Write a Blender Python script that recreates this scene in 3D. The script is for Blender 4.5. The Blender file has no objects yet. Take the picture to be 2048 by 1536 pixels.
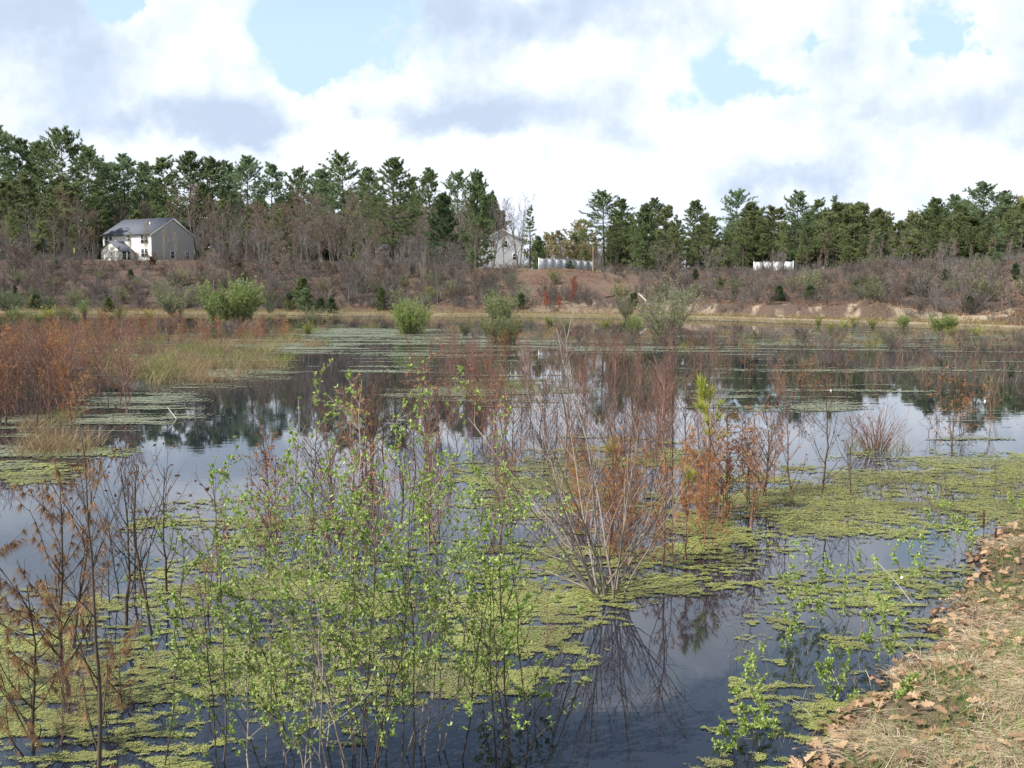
import bpy, math, numpy as np
from mathutils import Vector
R = math.radians
rng = np.random.default_rng(11)
sc = bpy.context.scene
col = sc.collection

# ------------------------------------------------------------------ camera, sun, sky, exposure
F = 2030.0                       # focal length in pixels of the 2048 px wide photograph
DS = 1.22                        # the far side of the pond lies this much farther than the distances listed below
PITCH = math.atan(185 / F)       # the horizon stands 185 px above the middle of the picture
CAM_H = 3.0
cam = bpy.data.cameras.new("camera"); camo = bpy.data.objects.new("camera", cam); col.objects.link(camo)
camo.location = (0, 0, CAM_H); camo.rotation_euler = (R(90) - PITCH, 0, 0)
cam.sensor_width = 36; cam.lens = 36 * F / 2048; cam.clip_start = .05; cam.clip_end = 6000
sc.camera = camo
sc.render.resolution_x, sc.render.resolution_y = 1024, 768
sc.view_settings.view_transform = 'Standard'; sc.view_settings.look = 'None'
sc.view_settings.exposure = 0.48; sc.view_settings.gamma = 1
sc.cycles.max_bounces = 6; sc.cycles.transparent_max_bounces = 6
sc.cycles.diffuse_bounces = 2; sc.cycles.glossy_bounces = 3; sc.cycles.transmission_bounces = 2
sc.cycles.caustics_reflective = False; sc.cycles.caustics_refractive = False

SUN_EL, SUN_AZ = R(48), R(-112)  # azimuth from +Y towards +X: behind and to the left of the camera
sd = Vector((math.sin(SUN_AZ) * math.cos(SUN_EL), math.cos(SUN_AZ) * math.cos(SUN_EL), math.sin(SUN_EL)))
sun = bpy.data.lights.new("sun", 'SUN'); sun.energy = 5.0; sun.angle = R(.5); sun.color = (1, .965, .91)
suno = bpy.data.objects.new("sun", sun); col.objects.link(suno); suno.location = sd * 300
suno.rotation_euler = sd.to_track_quat('Z', 'Y').to_euler()

sp_, cp_ = math.sin(PITCH), math.cos(PITCH)
def ray(px, py):
    u, v = (px - 1024) / F, (768 - py) / F
    return np.array([u, cp_ + v * sp_, -sp_ + v * cp_])
def ground(px, py, z=0.0):
    d = ray(px, py); return d * ((z - CAM_H) / d[2]) + np.array([0, 0, CAM_H])
def atd(px, py, Y):
    d = ray(px, py); return d * (Y / d[1]) + np.array([0, 0, CAM_H])
def proj(x, y, z):
    z = z - CAM_H; f = y * cp_ - z * sp_; v = y * sp_ + z * cp_
    f = np.maximum(f, 1e-3)
    return 1024 + F * x / f, 768 - F * v / f

class NG:
    """small helper that wires shader nodes"""
    def __init__(s, nt): s.nt = nt
    def n(s, t, **kw):
        nd = s.nt.nodes.new(t)
        for k, v in kw.items(): setattr(nd, k, v)
        return nd
    def put(s, sock, v):
        if isinstance(v, bpy.types.NodeSocket): s.nt.links.new(v, sock)
        else: sock.default_value = v
    def m(s, op, a, b=0.0, c=0.0, clamp=False):
        nd = s.n('ShaderNodeMath', operation=op, use_clamp=clamp)
        for i, v in enumerate((a, b, c)): s.put(nd.inputs[i], v)
        return nd.outputs[0]
    def mix(s, f, a, b, blend='MIX'):
        nd = s.n('ShaderNodeMix', data_type='RGBA', blend_type=blend)
        s.put(nd.inputs[0], f); s.put(nd.inputs[6], a); s.put(nd.inputs[7], b)
        return nd.outputs[2]
    def noise(s, vec, scale, detail=4, rough=.55, lac=2.0, dist=0.0):
        nd = s.n('ShaderNodeTexNoise'); 
        if vec is not None: s.put(nd.inputs['Vector'], vec)
        nd.inputs['Scale'].default_value = scale; nd.inputs['Detail'].default_value = detail
        nd.inputs['Roughness'].default_value = rough; nd.inputs['Lacunarity'].default_value = lac
        nd.inputs['Distortion'].default_value = dist
        return nd
    def sstep(s, v, a, b, lo=0.0, hi=1.0):
        nd = s.n('ShaderNodeMapRange', interpolation_type='SMOOTHSTEP', clamp=True)
        s.put(nd.inputs[0], v)
        for i, x in enumerate((a, b, lo, hi)): s.put(nd.inputs[i + 1], x)
        return nd.outputs[0]

def build_sky():
    w = bpy.data.worlds.new("World"); sc.world = w; w.use_nodes = True
    nt = w.node_tree; nt.nodes.clear(); g = NG(nt)
    out = g.n('ShaderNodeOutputWorld'); bg = g.n('ShaderNodeBackground'); nt.links.new(bg.outputs[0], out.inputs[0])
    bg.inputs[1].default_value = 0.1
    sky = g.n('ShaderNodeTexSky', sky_type='NISHITA', sun_disc=False)
    sky.sun_elevation = SUN_EL; sky.sun_rotation = SUN_AZ; sky.air_density = 1.0; sky.dust_density = .8; sky.ozone_density = 1.6
    tc = g.n('ShaderNodeTexCoord'); sep = g.n('ShaderNodeSeparateXYZ'); nt.links.new(tc.outputs['Generated'], sep.inputs[0])
    x, y, z = sep.outputs
    nw = g.noise(tc.outputs['Generated'], 9, 3, .5); nf = g.noise(tc.outputs['Generated'], 30, 6, .62)
    sw = g.n('ShaderNodeSeparateColor'); nt.links.new(nw.outputs['Color'], sw.inputs[0])
    sf = g.n('ShaderNodeSeparateColor'); nt.links.new(nf.outputs['Color'], sf.inputs[0])
    def warped(base, i, a, b):
        t = g.m('MULTIPLY_ADD', g.m('SUBTRACT', sw.outputs[i], .5), a, base)
        return g.m('MULTIPLY_ADD', g.m('SUBTRACT', sf.outputs[i], .5), b, t)
    az = warped(g.m('ARCTAN2', x, y), 0, .13, .085)
    el0 = g.m('ARCSINE', z); el = warped(el0, 1, .07, .06)
    def blob(px, py, rx, ry):
        d = ray(px, py); a = math.atan2(d[0], d[1]); e = math.asin(d[2] / np.linalg.norm(d))
        p = g.m('MULTIPLY_ADD', az, F / rx, -a * F / rx); q = g.m('MULTIPLY_ADD', el, F / ry, -e * F / ry)
        r2 = g.m('MULTIPLY_ADD', p, p, g.m('MULTIPLY', q, q))
        return g.m('EXPONENT', g.m('MULTIPLY', r2, -1.0))
    def total(lst):
        acc = None
        for (px, py, rx, ry, w) in lst:
            b = blob(px, py, rx, ry); acc = g.m('MULTIPLY_ADD', b, w, acc if acc is not None else 0.0)
        return acc
    holes = total([(655, 40, 150, 105, 1.3), (600, 130, 85, 60, 1.0), (240, 5, 48, 42, .9), (1425, 150, 75, 75, .72),
                   (1870, 75, 40, 70, .7), (1650, 85, 40, 22, .5), (1545, 165, 60, 25, .4),
                   (1060, -330, 900, 190, .62), (1230, -285, 150, 50, -.75), (1420, -170, 120, 60, -.5), (700, -380, 200, 60, -.5), (600, -560, 700, 200, .6), (1500, -620, 700, 170, .6),
                   (1750, -330, 260, 160, .55), (420, -300, 330, 140, .5)])
    big = g.noise(tc.outputs['Generated'], 5.5, 7, .58)
    dens = g.m('SUBTRACT', g.m('MULTIPLY_ADD', big.outputs[0], .55, .72), holes)
    dens = g.m('MULTIPLY_ADD', g.m('SUBTRACT', nf.outputs[0], .5), .35, dens)
    high = g.sstep(el0, R(24), R(42), 0, .75)
    alpha = g.sstep(g.m('SUBTRACT', dens, high), .44, .76)
    shade = total([(70, 40, 190, 60, .75), (130, 190, 170, 60, .35), (390, 262, 210, 42, .8), (520, 285, 90, 22, .4), (930, 245, 190, 52, .9),
                   (1080, 35, 270, 60, .85), (1590, 335, 170, 38, .85), (1310, 275, 60, 38, .4), (1800, 225, 230, 34, .4),
                   (1250, 190, 110, 50, .25), (1950, 270, 120, 30, .35), (850, 150, 120, 60, .25), (330, 120, 120, 70, .18),
                   (1000, -200, 400, 60, .6), (300, -420, 400, 80, .5)])
    lit = total([(420, 70, 120, 60, .4), (760, 170, 70, 90, .5), (1180, 110, 130, 70, .6), (1440, 200, 60, 60, .4), (620, 240, 120, 60, .5), (1000, 340, 500, 60, .6), (1900, 330, 200, 50, .3)])
    n2 = g.noise(tc.outputs['Generated'], 14, 6, .6)
    off = g.n('ShaderNodeVectorMath', operation='ADD'); nt.links.new(tc.outputs['Generated'], off.inputs[0]); off.inputs[1].default_value = tuple(sd * .022)
    ra, rb = (g.noise(v, 10, 7, .52) for v in (tc.outputs['Generated'], off.outputs[0]))
    relief = g.m('MULTIPLY', g.m('SUBTRACT', rb.outputs[0], ra.outputs[0]), 1.7)
    shade = g.m('ADD', shade, relief)
    sh = g.m('ADD', g.m('SUBTRACT', shade, lit), g.m('MULTIPLY', g.m('SUBTRACT', n2.outputs[0], .5), 1.5))
    sh = g.sstep(sh, -.66, .88)
    K = 10.0
    cloud = g.mix(sh, (.85 * K, .90 * K, .99 * K, 1), (.44 * K, .53 * K, .66 * K, 1))
    pale = g.mix(g.sstep(el0, R(12), R(30), .95, .0), sky.outputs[0], (.48 * K, .645 * K, .80 * K, 1))
    fin = g.mix(alpha, pale, cloud)
    nt.links.new(fin, bg.inputs[0])
build_sky()

# ------------------------------------------------------------------ noise, mesh and tagging helpers
def _h(ix, iy, seed):
    n = (ix.astype(np.int64) * 374761393 + iy.astype(np.int64) * 668265263 + seed * 144269) & 0xffffffff
    n = ((n ^ (n >> 13)) * 1274126177) & 0xffffffff
    return ((n ^ (n >> 16)) & 0xffff) / 65535.0
def vnoise(x, y, seed=0):
    ix, iy = np.floor(x), np.floor(y); fx, fy = x - ix, y - iy
    fx = fx * fx * (3 - 2 * fx); fy = fy * fy * (3 - 2 * fy)
    a, b = _h(ix, iy, seed), _h(ix + 1, iy, seed); c, d = _h(ix, iy + 1, seed), _h(ix + 1, iy + 1, seed)
    return (a * (1 - fx) + b * fx) * (1 - fy) + (c * (1 - fx) + d * fx) * fy
def fbm(x, y, octv=4, seed=0):
    x, y = np.asarray(x, float), np.asarray(y, float); s = 0; a = .5; t = 0
    for k in range(octv):
        s = s + a * vnoise(x * 2**k, y * 2**k, seed + k * 17); t += a; a *= .5
    return s / t
def smooth(t): t = np.clip(t, 0, 1); return t * t * (3 - 2 * t)
def nrm(v): return v / np.maximum(np.linalg.norm(v, axis=-1, keepdims=True), 1e-9)

def make_mesh(name, parts, smooth_shade=False, colors=None):
    """parts: list of (verts (V,3), faces (N,3|4), material)"""
    me = bpy.data.meshes.new(name); mats = []; vo = 0; V, L, S, MI = [], [], [], []
    for v, f, m in parts:
        if len(f) == 0: continue
        if m not in mats: mats.append(m); me.materials.append(m)
        V.append(v); L.append((f + vo).ravel()); S.append(np.full(len(f), f.shape[1])); MI.append(np.full(len(f), mats.index(m))); vo += len(v)
    V = np.concatenate(V); L = np.concatenate(L); S = np.concatenate(S); MI = np.concatenate(MI)
    me.vertices.add(len(V)); me.vertices.foreach_set('co', V.astype(np.float32).ravel())
    me.loops.add(len(L)); me.loops.foreach_set('vertex_index', L.astype(np.int32))
    me.polygons.add(len(S)); st = np.concatenate([[0], np.cumsum(S)[:-1]])
    me.polygons.foreach_set('loop_start', st.astype(np.int32)); me.polygons.foreach_set('loop_total', S.astype(np.int32))
    me.polygons.foreach_set('material_index', MI.astype(np.int32))
    if smooth_shade: me.polygons.foreach_set('use_smooth', np.ones(len(S), bool))
    me.update(calc_edges=True)
    if colors is not None:
        ca = me.color_attributes.new('tint', 'FLOAT_COLOR', 'POINT'); ca.data.foreach_set('color', colors.astype(np.float32).ravel())
    return me
def link(name, me, loc=(0, 0, 0), rz=0.0, s=1.0, parent=None):
    o = bpy.data.objects.new(name, me); col.objects.link(o)
    o.location = loc; o.rotation_euler = (0, 0, rz); o.scale = s if isinstance(s, (tuple, list)) else (s, s, s)
    if parent is not None: o.parent = parent
    return o
def tag(o, label=None, cat=None, group=None, kind=None):
    if label: o['label'] = label
    if cat: o['category'] = cat
    if group: o['group'] = group
    if kind: o['kind'] = kind
    return o
def plant(name, parts, loc, rz=0.0, s=1.0, tilt=(0, 0)):
    """parts: dict part name -> mesh; one mesh makes a plain object, several hang under an Empty"""
    if len(parts) == 1: o = link(name, next(iter(parts.values())), loc, rz, s)
    else:
        o = link(name, None, loc, rz, s); o.empty_display_size = .3
        for k, me in parts.items(): link(k, me, parent=o)
    o.rotation_euler = (tilt[0], tilt[1], rz)
    return o
ONES = "first second third fourth fifth sixth seventh eighth ninth tenth eleventh twelfth thirteenth fourteenth fifteenth sixteenth seventeenth eighteenth nineteenth".split()
def nth(i):
    if i < 19: return ONES[i]
    i += 1; t = ["", "", "twenty", "thirty", "forty", "fifty", "sixty", "seventy", "eighty", "ninety"][i // 10 % 10]
    if i >= 100: return "hundred-and-" + (nth(i - 101) if i > 100 else "zeroth")
    return t[:-1] + "ieth" if i % 10 == 0 else t + "-" + ONES[i % 10 - 1]
def order_labels(objs, fmt):
    """names each of OBJS by its place counted from the left as the camera sees them"""
    objs = sorted(objs, key=lambda o: o.location.x / max(o.location.y, .1))
    for i, o in enumerate(objs): o['label'] = fmt.format(nth(i))

# ------------------------------------------------------------------ materials
def mat(name, c1, c2, rough=.8, trans=0.0, objvar=.25, spec=.25, noise=0.0, nscale=4.0, island=True, c3=None):
    m = bpy.data.materials.new(name); m.use_nodes = True; nt = m.node_tree; nt.nodes.clear(); g = NG(nt)
    out = g.n('ShaderNodeOutputMaterial'); bs = g.n('ShaderNodeBsdfPrincipled')
    geo = g.n('ShaderNodeNewGeometry'); oi = g.n('ShaderNodeObjectInfo')
    f = geo.outputs['Random Per Island'] if island else oi.outputs['Random']
    c = g.mix(f, (*c1, 1), (*c2, 1))
    if noise:
        tc = g.n('ShaderNodeTexCoord'); nz = g.noise(tc.outputs['Object'], nscale, 4, .6)
        c = g.mix(g.sstep(nz.outputs[0], .35, .65, 0, noise), c, (*(c3 or c2), 1))
    elif c3 is not None:
        c = g.mix(g.sstep(oi.outputs['Random'], .3, 1.0, 0, .8), c, (*c3, 1))
    if objvar:
        hsv = g.n('ShaderNodeHueSaturation'); nt.links.new(c, hsv.inputs['Color'])
        g.put(hsv.inputs['Value'], g.m('MULTIPLY_ADD', oi.outputs['Random'], 2 * objvar, 1 - objvar)); c = hsv.outputs[0]
    nt.links.new(c, bs.inputs['Base Color']); bs.inputs['Roughness'].default_value = rough
    bs.inputs['Specular IOR Level'].default_value = spec
    if trans:
        tr = g.n('ShaderNodeBsdfTranslucent'); nt.links.new(c, tr.inputs[0]); mx = g.n('ShaderNodeMixShader'); mx.inputs[0].default_value = trans
        nt.links.new(bs.outputs[0], mx.inputs[1]); nt.links.new(tr.outputs[0], mx.inputs[2]); nt.links.new(mx.outputs[0], out.inputs[0])
    else: nt.links.new(bs.outputs[0], out.inputs[0])
    return m
M = dict(
    pine=mat('white pine needles', (.155, .215, .095), (.30, .375, .160), .6, .48, .25, .3, c3=(.21, .29, .165)),
    pitch=mat('pitch pine needles', (.175, .22, .095), (.325, .365, .165), .6, .48, .25, .3),
    youngpine=mat('young pine needles', (.075, .135, .060), (.165, .235, .105), .6, .35, .25, .3, c3=(.085, .11, .04)),
    pinebark=mat('pine bark', (.085, .066, .056), (.15, .115, .095), .9, 0, .2, .1, .6, 3, c3=(.06, .05, .045)),
    bark=mat('grey bark', (.15, .13, .115), (.26, .23, .20), .85, 0, .3, .15),
    budbrown=mat('reddish brown buds', (.23, .165, .115), (.36, .255, .17), .8, .3, .25, .1),
    budpale=mat('pale spring buds', (.34, .29, .14), (.44, .40, .22), .8, .3, .25, .1),
    brush=mat('brush twigs', (.100, .087, .076), (.225, .195, .168), .85, 0, .42, .1, c3=(.165, .150, .135)),
    brushleaf=mat('dry brush leaves', (.22, .12, .07), (.36, .20, .11), .8, .3, .3, .1),
    reddish=mat('red maple buds', (.34, .10, .06), (.48, .17, .09), .8, .3, .2, .1),
    willow=mat('willow leaves', (.22, .29, .085), (.35, .42, .145), .6, .4, .12, .2),
    willowgrey=mat('pale willow catkins', (.23, .26, .11), (.34, .36, .17), .6, .4, .2, .2),
    yellowgreen=mat('yellow green leaves', (.33, .36, .05), (.48, .48, .09), .6, .4, .2, .2),
    redtwig=mat('reddish twigs', (.165, .095, .075), (.30, .175, .13), .8, 0, .25, .2),
    greytwig=mat('pale grey twigs', (.22, .18, .15), (.44, .375, .315), .75, 0, .1, .25),
    darktwig=mat('dark stem bark', (.060, .046, .036), (.115, .085, .062), .85, 0, .25, .15, .35, 9, c3=(.15, .12, .09)),
    rust=mat('rust brown dead needles', (.39, .165, .070), (.56, .275, .115), .75, .3, .25, .15, c3=(.40, .27, .125)),
    orange=mat('orange dead needles', (.46, .205, .08), (.62, .33, .15), .75, .35, .2, .15),
    drab=mat('drooping dead needles', (.30, .165, .085), (.44, .27, .14), .75, .3, .2, .15),
    deadleaf=mat('dead leaf clusters', (.13, .055, .035), (.27, .12, .065), .75, .2, .25, .15),
    limeneedle=mat('yellow green needles', (.36, .40, .07), (.55, .56, .13), .6, .4, .15, .2),
    sedge=mat('tan sedge', (.28, .20, .115), (.46, .345, .20), .75, .3, .22, .2, c3=(.25, .20, .10)),
    sedgegreen=mat('green sedge', (.16, .20, .06), (.30, .30, .10), .7, .3, .2, .2),
    leaf=mat('fresh green leaves', (.27, .385, .075), (.48, .58, .19), .5, .4, .12, .3),
    straw=mat('dry straw grass', (.40, .31, .19), (.72, .60, .42), .7, .25, 0, .25),
    greengrass=mat('green grass blades', (.10, .20, .04), (.22, .34, .08), .6, .35, 0, .3),
    oakleaf=mat('fallen oak leaves', (.22, .125, .065), (.58, .39, .24), .7, .25, 0, .3),
    duckweed=mat('duckweed', (.215, .235, .062), (.335, .350, .108), .6, 0, 0, .3, .7, .9, True, (.135, .130, .055)),
    algae=mat('floating algae film', (.15, .165, .095), (.235, .245, .15), .5, 0, 0, .35),
    birchlog=mat('pale log', (.62, .58, .52), (.5, .46, .40), .7, 0, 0, .2),
)

# ------------------------------------------------------------------ terrain, water, sand track
PXS = [-1200, 0, 300, 600, 900, 1300, 1600, 2048, 3200]
FOOT = [186, 162, 150, 140, 130, 122, 107, 92, 87]
ZTOP = [9.2, 8.9, 8.3, 7.5, 6.6, 6.0, 5.6, 6.3, 8.2]
SHORE = np.array([(60, -10), (-14, -10), (-9, .6), (-2, 1.2), (.8, 2.4)] + [tuple(ground(*p)[:2]) for p in
        [(1500, 1760), (1640, 1560), (1700, 1430), (1800, 1340), (1905, 1290), (1925, 1190), (1965, 1110), (2070, 1030), (2220, 960)]]
        + [(12.5, 19), (18, 26), (60, 30)], float)
def sdist(x, y, poly):
    """signed distance to a polygon, positive inside"""
    x, y = np.asarray(x, float), np.asarray(y, float); d = np.full(x.shape, 1e9); ins = np.zeros(x.shape, bool); n = len(poly)
    for i in range(n):
        a, b = poly[i], poly[(i + 1) % n]; e = b - a; t = np.clip(((x - a[0]) * e[0] + (y - a[1]) * e[1]) / (e @ e), 0, 1)
        d = np.minimum(d, np.hypot(x - a[0] - t * e[0], y - a[1] - t * e[1]))
        c = ((a[1] > y) != (b[1] > y)) & (x < (b[0] - a[0]) * (y - a[1]) / (b[1] - a[1] + 1e-12) + a[0]); ins ^= c
    return np.where(ins, d, -d)
def shore_d(x, y):
    return sdist(x, y, SHORE) + (fbm(np.asarray(x) * 1.9 + 3, np.asarray(y) * 1.9, 3, 53) - .5) * .55
def azpx(x, y): return 1024 + F * np.tan(np.clip(np.arctan2(x, np.maximum(y, .01)), -.85, .85))
def foot_of(px): return np.interp(px, PXS, FOOT)
def height(x, y, full=False):
    x, y = np.asarray(x, float), np.asarray(y, float); r = np.hypot(x, y); px = azpx(x, y)
    foot = foot_of(px) + 5 * (fbm(px / 110, px * 0 + 3, 3, 5) - .5); w = 35 + 11 * fbm(px / 200, px * 0, 2, 9); zt = np.interp(px, PXS, ZTOP)
    cut = np.interp(px, [1000, 1250, 1420, 1750, 1900, 2100], [.3, .5, 1.15, 1.15, .6, .9])
    s = smooth((r - foot) / w); base = .3 + cut * smooth((r - foot) / 2.2)
    h = np.where(r > foot, base + (zt - base) * s + np.clip((r - foot - w) * .020, 0, 2.6), -.5 + .8 * smooth((r - foot + 24) / 22))
    h = h + np.where(r > foot - 6, (fbm(x / 7, y / 7, 4, 2) - .5) * 1.3 * smooth((r - foot + 2) / 8), 0)
    h = h + np.where(r > foot + 1, (fbm(x / 1.7, y / 1.7, 3, 21) - .5) * .5, 0)
    d = shore_d(x, y)
    hb = np.where(d > 0, np.minimum(.035 + .26 * d, .9 + .04 * d), .12 * d); hb = hb + (fbm(x * 1.6, y * 1.6, 3, 31) - .5) * .22 * smooth(d / .8) * (d > 0)
    hb = np.clip(hb, -.6, 2.2)
    h2 = np.where(d > -3, np.maximum(hb, np.where(r < 55, -.6, h)), h)
    h2 = np.where((y < 0) & (d < 0), np.maximum(h2, -.5), h2)
    return (h2, r - foot, d, px) if full else h2
def hz(x, y): return float(height(np.array([x]), np.array([y]))[0])

def vcol_mat(name, rough=.95, bump=0.0, nscale=6.0, contrast=.35):
    m = bpy.data.materials.new(name); m.use_nodes = True; nt = m.node_tree; g = NG(nt); bs = nt.nodes['Principled BSDF']
    at = g.n('ShaderNodeAttribute', attribute_name='tint'); tc = g.n('ShaderNodeTexCoord')
    nz = g.noise(tc.outputs['Object'], nscale, 7, .65); nz2 = g.noise(tc.outputs['Object'], nscale * 6, 4, .6)
    c = g.mix(1.0, at.outputs['Color'], g.mix(nz.outputs[0], (1 - contrast,) * 3 + (1,), (1 + contrast,) * 3 + (1,)), 'MULTIPLY')
    c = g.mix(1.0, c, g.mix(nz2.outputs[0], (.75, .75, .75, 1), (1.25, 1.25, 1.25, 1)), 'MULTIPLY')
    nt.links.new(c, bs.inputs['Base Color']); bs.inputs['Roughness'].default_value = rough; bs.inputs['Specular IOR Level'].default_value = .15
    if bump:
        b = g.n('ShaderNodeBump'); b.inputs['Distance'].default_value = bump; nt.links.new(nz2.outputs[0], b.inputs['Height']); nt.links.new(b.outputs[0], bs.inputs['Normal'])
    return m

def build_terrain():
    th = np.concatenate([np.linspace(-math.pi, -.62, 90)[:-1], np.linspace(-.62, .62, 460), np.linspace(.62, math.pi, 90)[1:-1]])
    rr = np.concatenate([np.linspace(.05, 3, 20)[:-1], np.geomspace(3, 16, 130)[:-1], np.geomspace(16, 78, 50)[:-1], np.linspace(78, 230, 170)[:-1], np.geomspace(230, 4000, 40)])
    T, Rr = np.meshgrid(th, rr); x = (np.sin(T) * Rr).ravel(); y = (np.cos(T) * Rr).ravel()
    h, df, d, px = height(x, y, True); nT, nR = len(th), len(rr)
    i, j = np.meshgrid(np.arange(nR - 1), np.arange(nT), indexing='ij'); j2 = (j + 1) % nT
    f = np.stack([i * nT + j, i * nT + j2, (i + 1) * nT + j2, (i + 1) * nT + j], -1).reshape(-1, 4)[:, ::-1]
    n1 = fbm(x / 5, y / 5, 4, 41)[:, None]; n2 = fbm(x / 14, y / 14, 4, 43)[:, None]; n3 = fbm(x / 1.4, y / 1.4, 3, 44)[:, None]
    litter = np.array([.080, .058, .047]); duff = np.array([.130, .094, .073]); sand = np.array([.37, .295, .21]); tan = np.array([.24, .20, .12]); mud = np.array([.07, .06, .045])
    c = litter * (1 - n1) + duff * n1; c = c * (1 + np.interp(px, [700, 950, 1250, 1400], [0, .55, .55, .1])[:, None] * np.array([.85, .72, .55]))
    sandy = np.interp(px, [0, 700, 1050, 1200, 1350, 1480, 1760, 1880, 1960, 2200], [0, 0, .15, .55, .35, 1, .9, .75, 1, 1])[:, None]
    low = 1 - smooth((df[:, None] - np.interp(px, [1000, 1200, 1450, 1750, 1950, 2100], [4, 13, 2.2, 1.8, 4, 7])[:, None]) / 3.0)
    sm = sandy * low * smooth((n2 + n3 * .8 + n1 * .45 - 1.16) / .05); c = c * (1 - sm) + sand * sm
    c = np.where(df[:, None] < -.5, tan * (.7 + .5 * n1), c)
    track = np.exp(-((df[:, None] + 4.5) / 1.5) ** 2) * np.interp(px, [700, 1000, 1500, 1650], [.35, .6, .8, 1])[:, None]
    c = c * (1 - track) + sand * 1.05 * track
    c = np.where((h < .05)[:, None] & (df < -3)[:, None], mud, c)
    far = smooth((df[:, None] - 40) / 8); c = c * (1 - far * .5) + np.array([.17, .17, .07]) * far * .5
    nb = smooth(d[:, None] / .25); c = np.where(d[:, None] > 0, mud * (1 - nb) + (np.array([.17, .125, .08]) * (.7 + .6 * n3)) * nb, c)
    cc = np.concatenate([c, np.ones((len(c), 1))], 1)
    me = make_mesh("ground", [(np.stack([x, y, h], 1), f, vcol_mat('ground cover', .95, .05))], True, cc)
    tag(link("ground", me), "leaf littered ground with sandy cut banks rising from the pond", "ground", kind="structure")
build_terrain()

def build_water():
    m = bpy.data.materials.new('pond water'); m.use_nodes = True; nt = m.node_tree; g = NG(nt); bs = nt.nodes['Principled BSDF']
    bs.inputs['Base Color'].default_value = (.016, .019, .028, 1); bs.inputs['Roughness'].default_value = .015; bs.inputs['IOR'].default_value = 1.5
    tc = g.n('ShaderNodeTexCoord'); mp = g.n('ShaderNodeMapping'); nt.links.new(tc.outputs['Object'], mp.inputs[0]); mp.inputs['Scale'].default_value = (.75, 1.5, 1)
    n1 = g.noise(mp.outputs[0], 2.6, 3, .5); n2 = g.noise(mp.outputs[0], .35, 2, .5)
    b = g.n('ShaderNodeBump'); b.inputs['Strength'].default_value = 1; b.inputs['Distance'].default_value = 0.0010
    hgt = g.m('MULTIPLY', n1.outputs[0], g.sstep(n2.outputs[0], .35, .7, .15, 1.0)); nt.links.new(hgt, b.inputs['Height']); nt.links.new(b.outputs[0], bs.inputs['Normal'])
    a = np.linspace(0, 2 * math.pi, 96, endpoint=False); V = np.stack([215 * np.sin(a), 215 * np.cos(a), 0 * a], 1)[::-1]
    me = bpy.data.meshes.new("pond_water"); me.from_pydata([tuple(v) for v in V], [], [tuple(range(96))]); me.materials.append(m)
    tag(link("water", me), "still dark pond reflecting the cloudy sky and the pines", "water", kind="structure")
build_water()

# ------------------------------------------------------------------ floating duckweed and algae: many little flakes on the water
REG = [(150, 1310, 210, 85, .95), (110, 1460, 250, 110, .86), (330, 1495, 170, 80, .72), (480, 1066, 200, 46, .64), (570, 1180, 180, 45, .62), (420, 1120, 110, 46, .46),
       (330, 1235, 130, 60, .85), (1010, 1250, 140, 115, .92), (880, 1330, 170, 60, .70), (600, 1335, 200, 55, .76), (470, 1400, 160, 60, .78), (700, 1250, 150, 60, .68), (620, 1440, 130, 40, .66), (760, 1110, 120, 40, .6),
       (1095, 1290, 120, 52, .95), (1150, 1130, 140, 45, .74), (1165, 1190, 130, 26, .85), (1310, 1168, 125, 24, .9), (1090, 970, 140, 50, .88), (1250, 930, 140, 34, .66), (1380, 1130, 110, 34, .68),
       (1440, 1065, 120, 38, .88), (1530, 1265, 75, 36, .74), (1620, 1310, 80, 30, .62), (1750, 1010, 350, 66, .92), (1600, 1040, 190, 44, .84), (1950, 960, 160, 45, .84), (2040, 1000, 130, 60, .8), (1560, 975, 110, 34, .66),
       (1700, 1385, 170, 105, .52), (1560, 1500, 150, 45, .54), (1600, 1285, 160, 50, .52), (1800, 1200, 140, 65, .53), (1690, 1180, 150, 42, .48), (1850, 1270, 110, 50, .58), (1640, 1460, 110, 60, .56),
       (100, 905, 115, 12, .95), (40, 945, 90, 24, .66), (290, 822, 130, 30, .62), (220, 850, 150, 14, .70), (60, 850, 90, 18, .7), (350, 790, 60, 10, .6),
       (450, 742, 130, 22, .72), (600, 690, 140, 14, .80), (700, 668, 120, 12, .9), (820, 684, 110, 10, .70), (420, 772, 110, 6, .66),
       (900, 690, 220, 34, .66), (1300, 690, 520, 16, .62), (1700, 684, 420, 22, .58), (1720, 760, 330, 46, .40), (860, 787, 110, 12, .78), (1010, 772, 160, 30, .58), (800, 742, 90, 10, .55), (780, 850, 70, 8, .5),
       (1650, 806, 100, 16, .68), (1930, 884, 70, 13, .7), (230, 715, 300, 50, .46), (1250, 870, 120, 20, .45), (1480, 800, 120, 30, .42), (1960, 840, 120, 20, .45)]
def weed_density(px, py):
    d = np.zeros_like(px)
    for cx, cy, rx, ry, w in REG:
        q = ((px - cx) / rx) ** 2 + ((py - cy) / ry) ** 2; d = np.maximum(d, w * np.exp(-.42 * q ** 1.6))
    return d * .89
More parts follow.
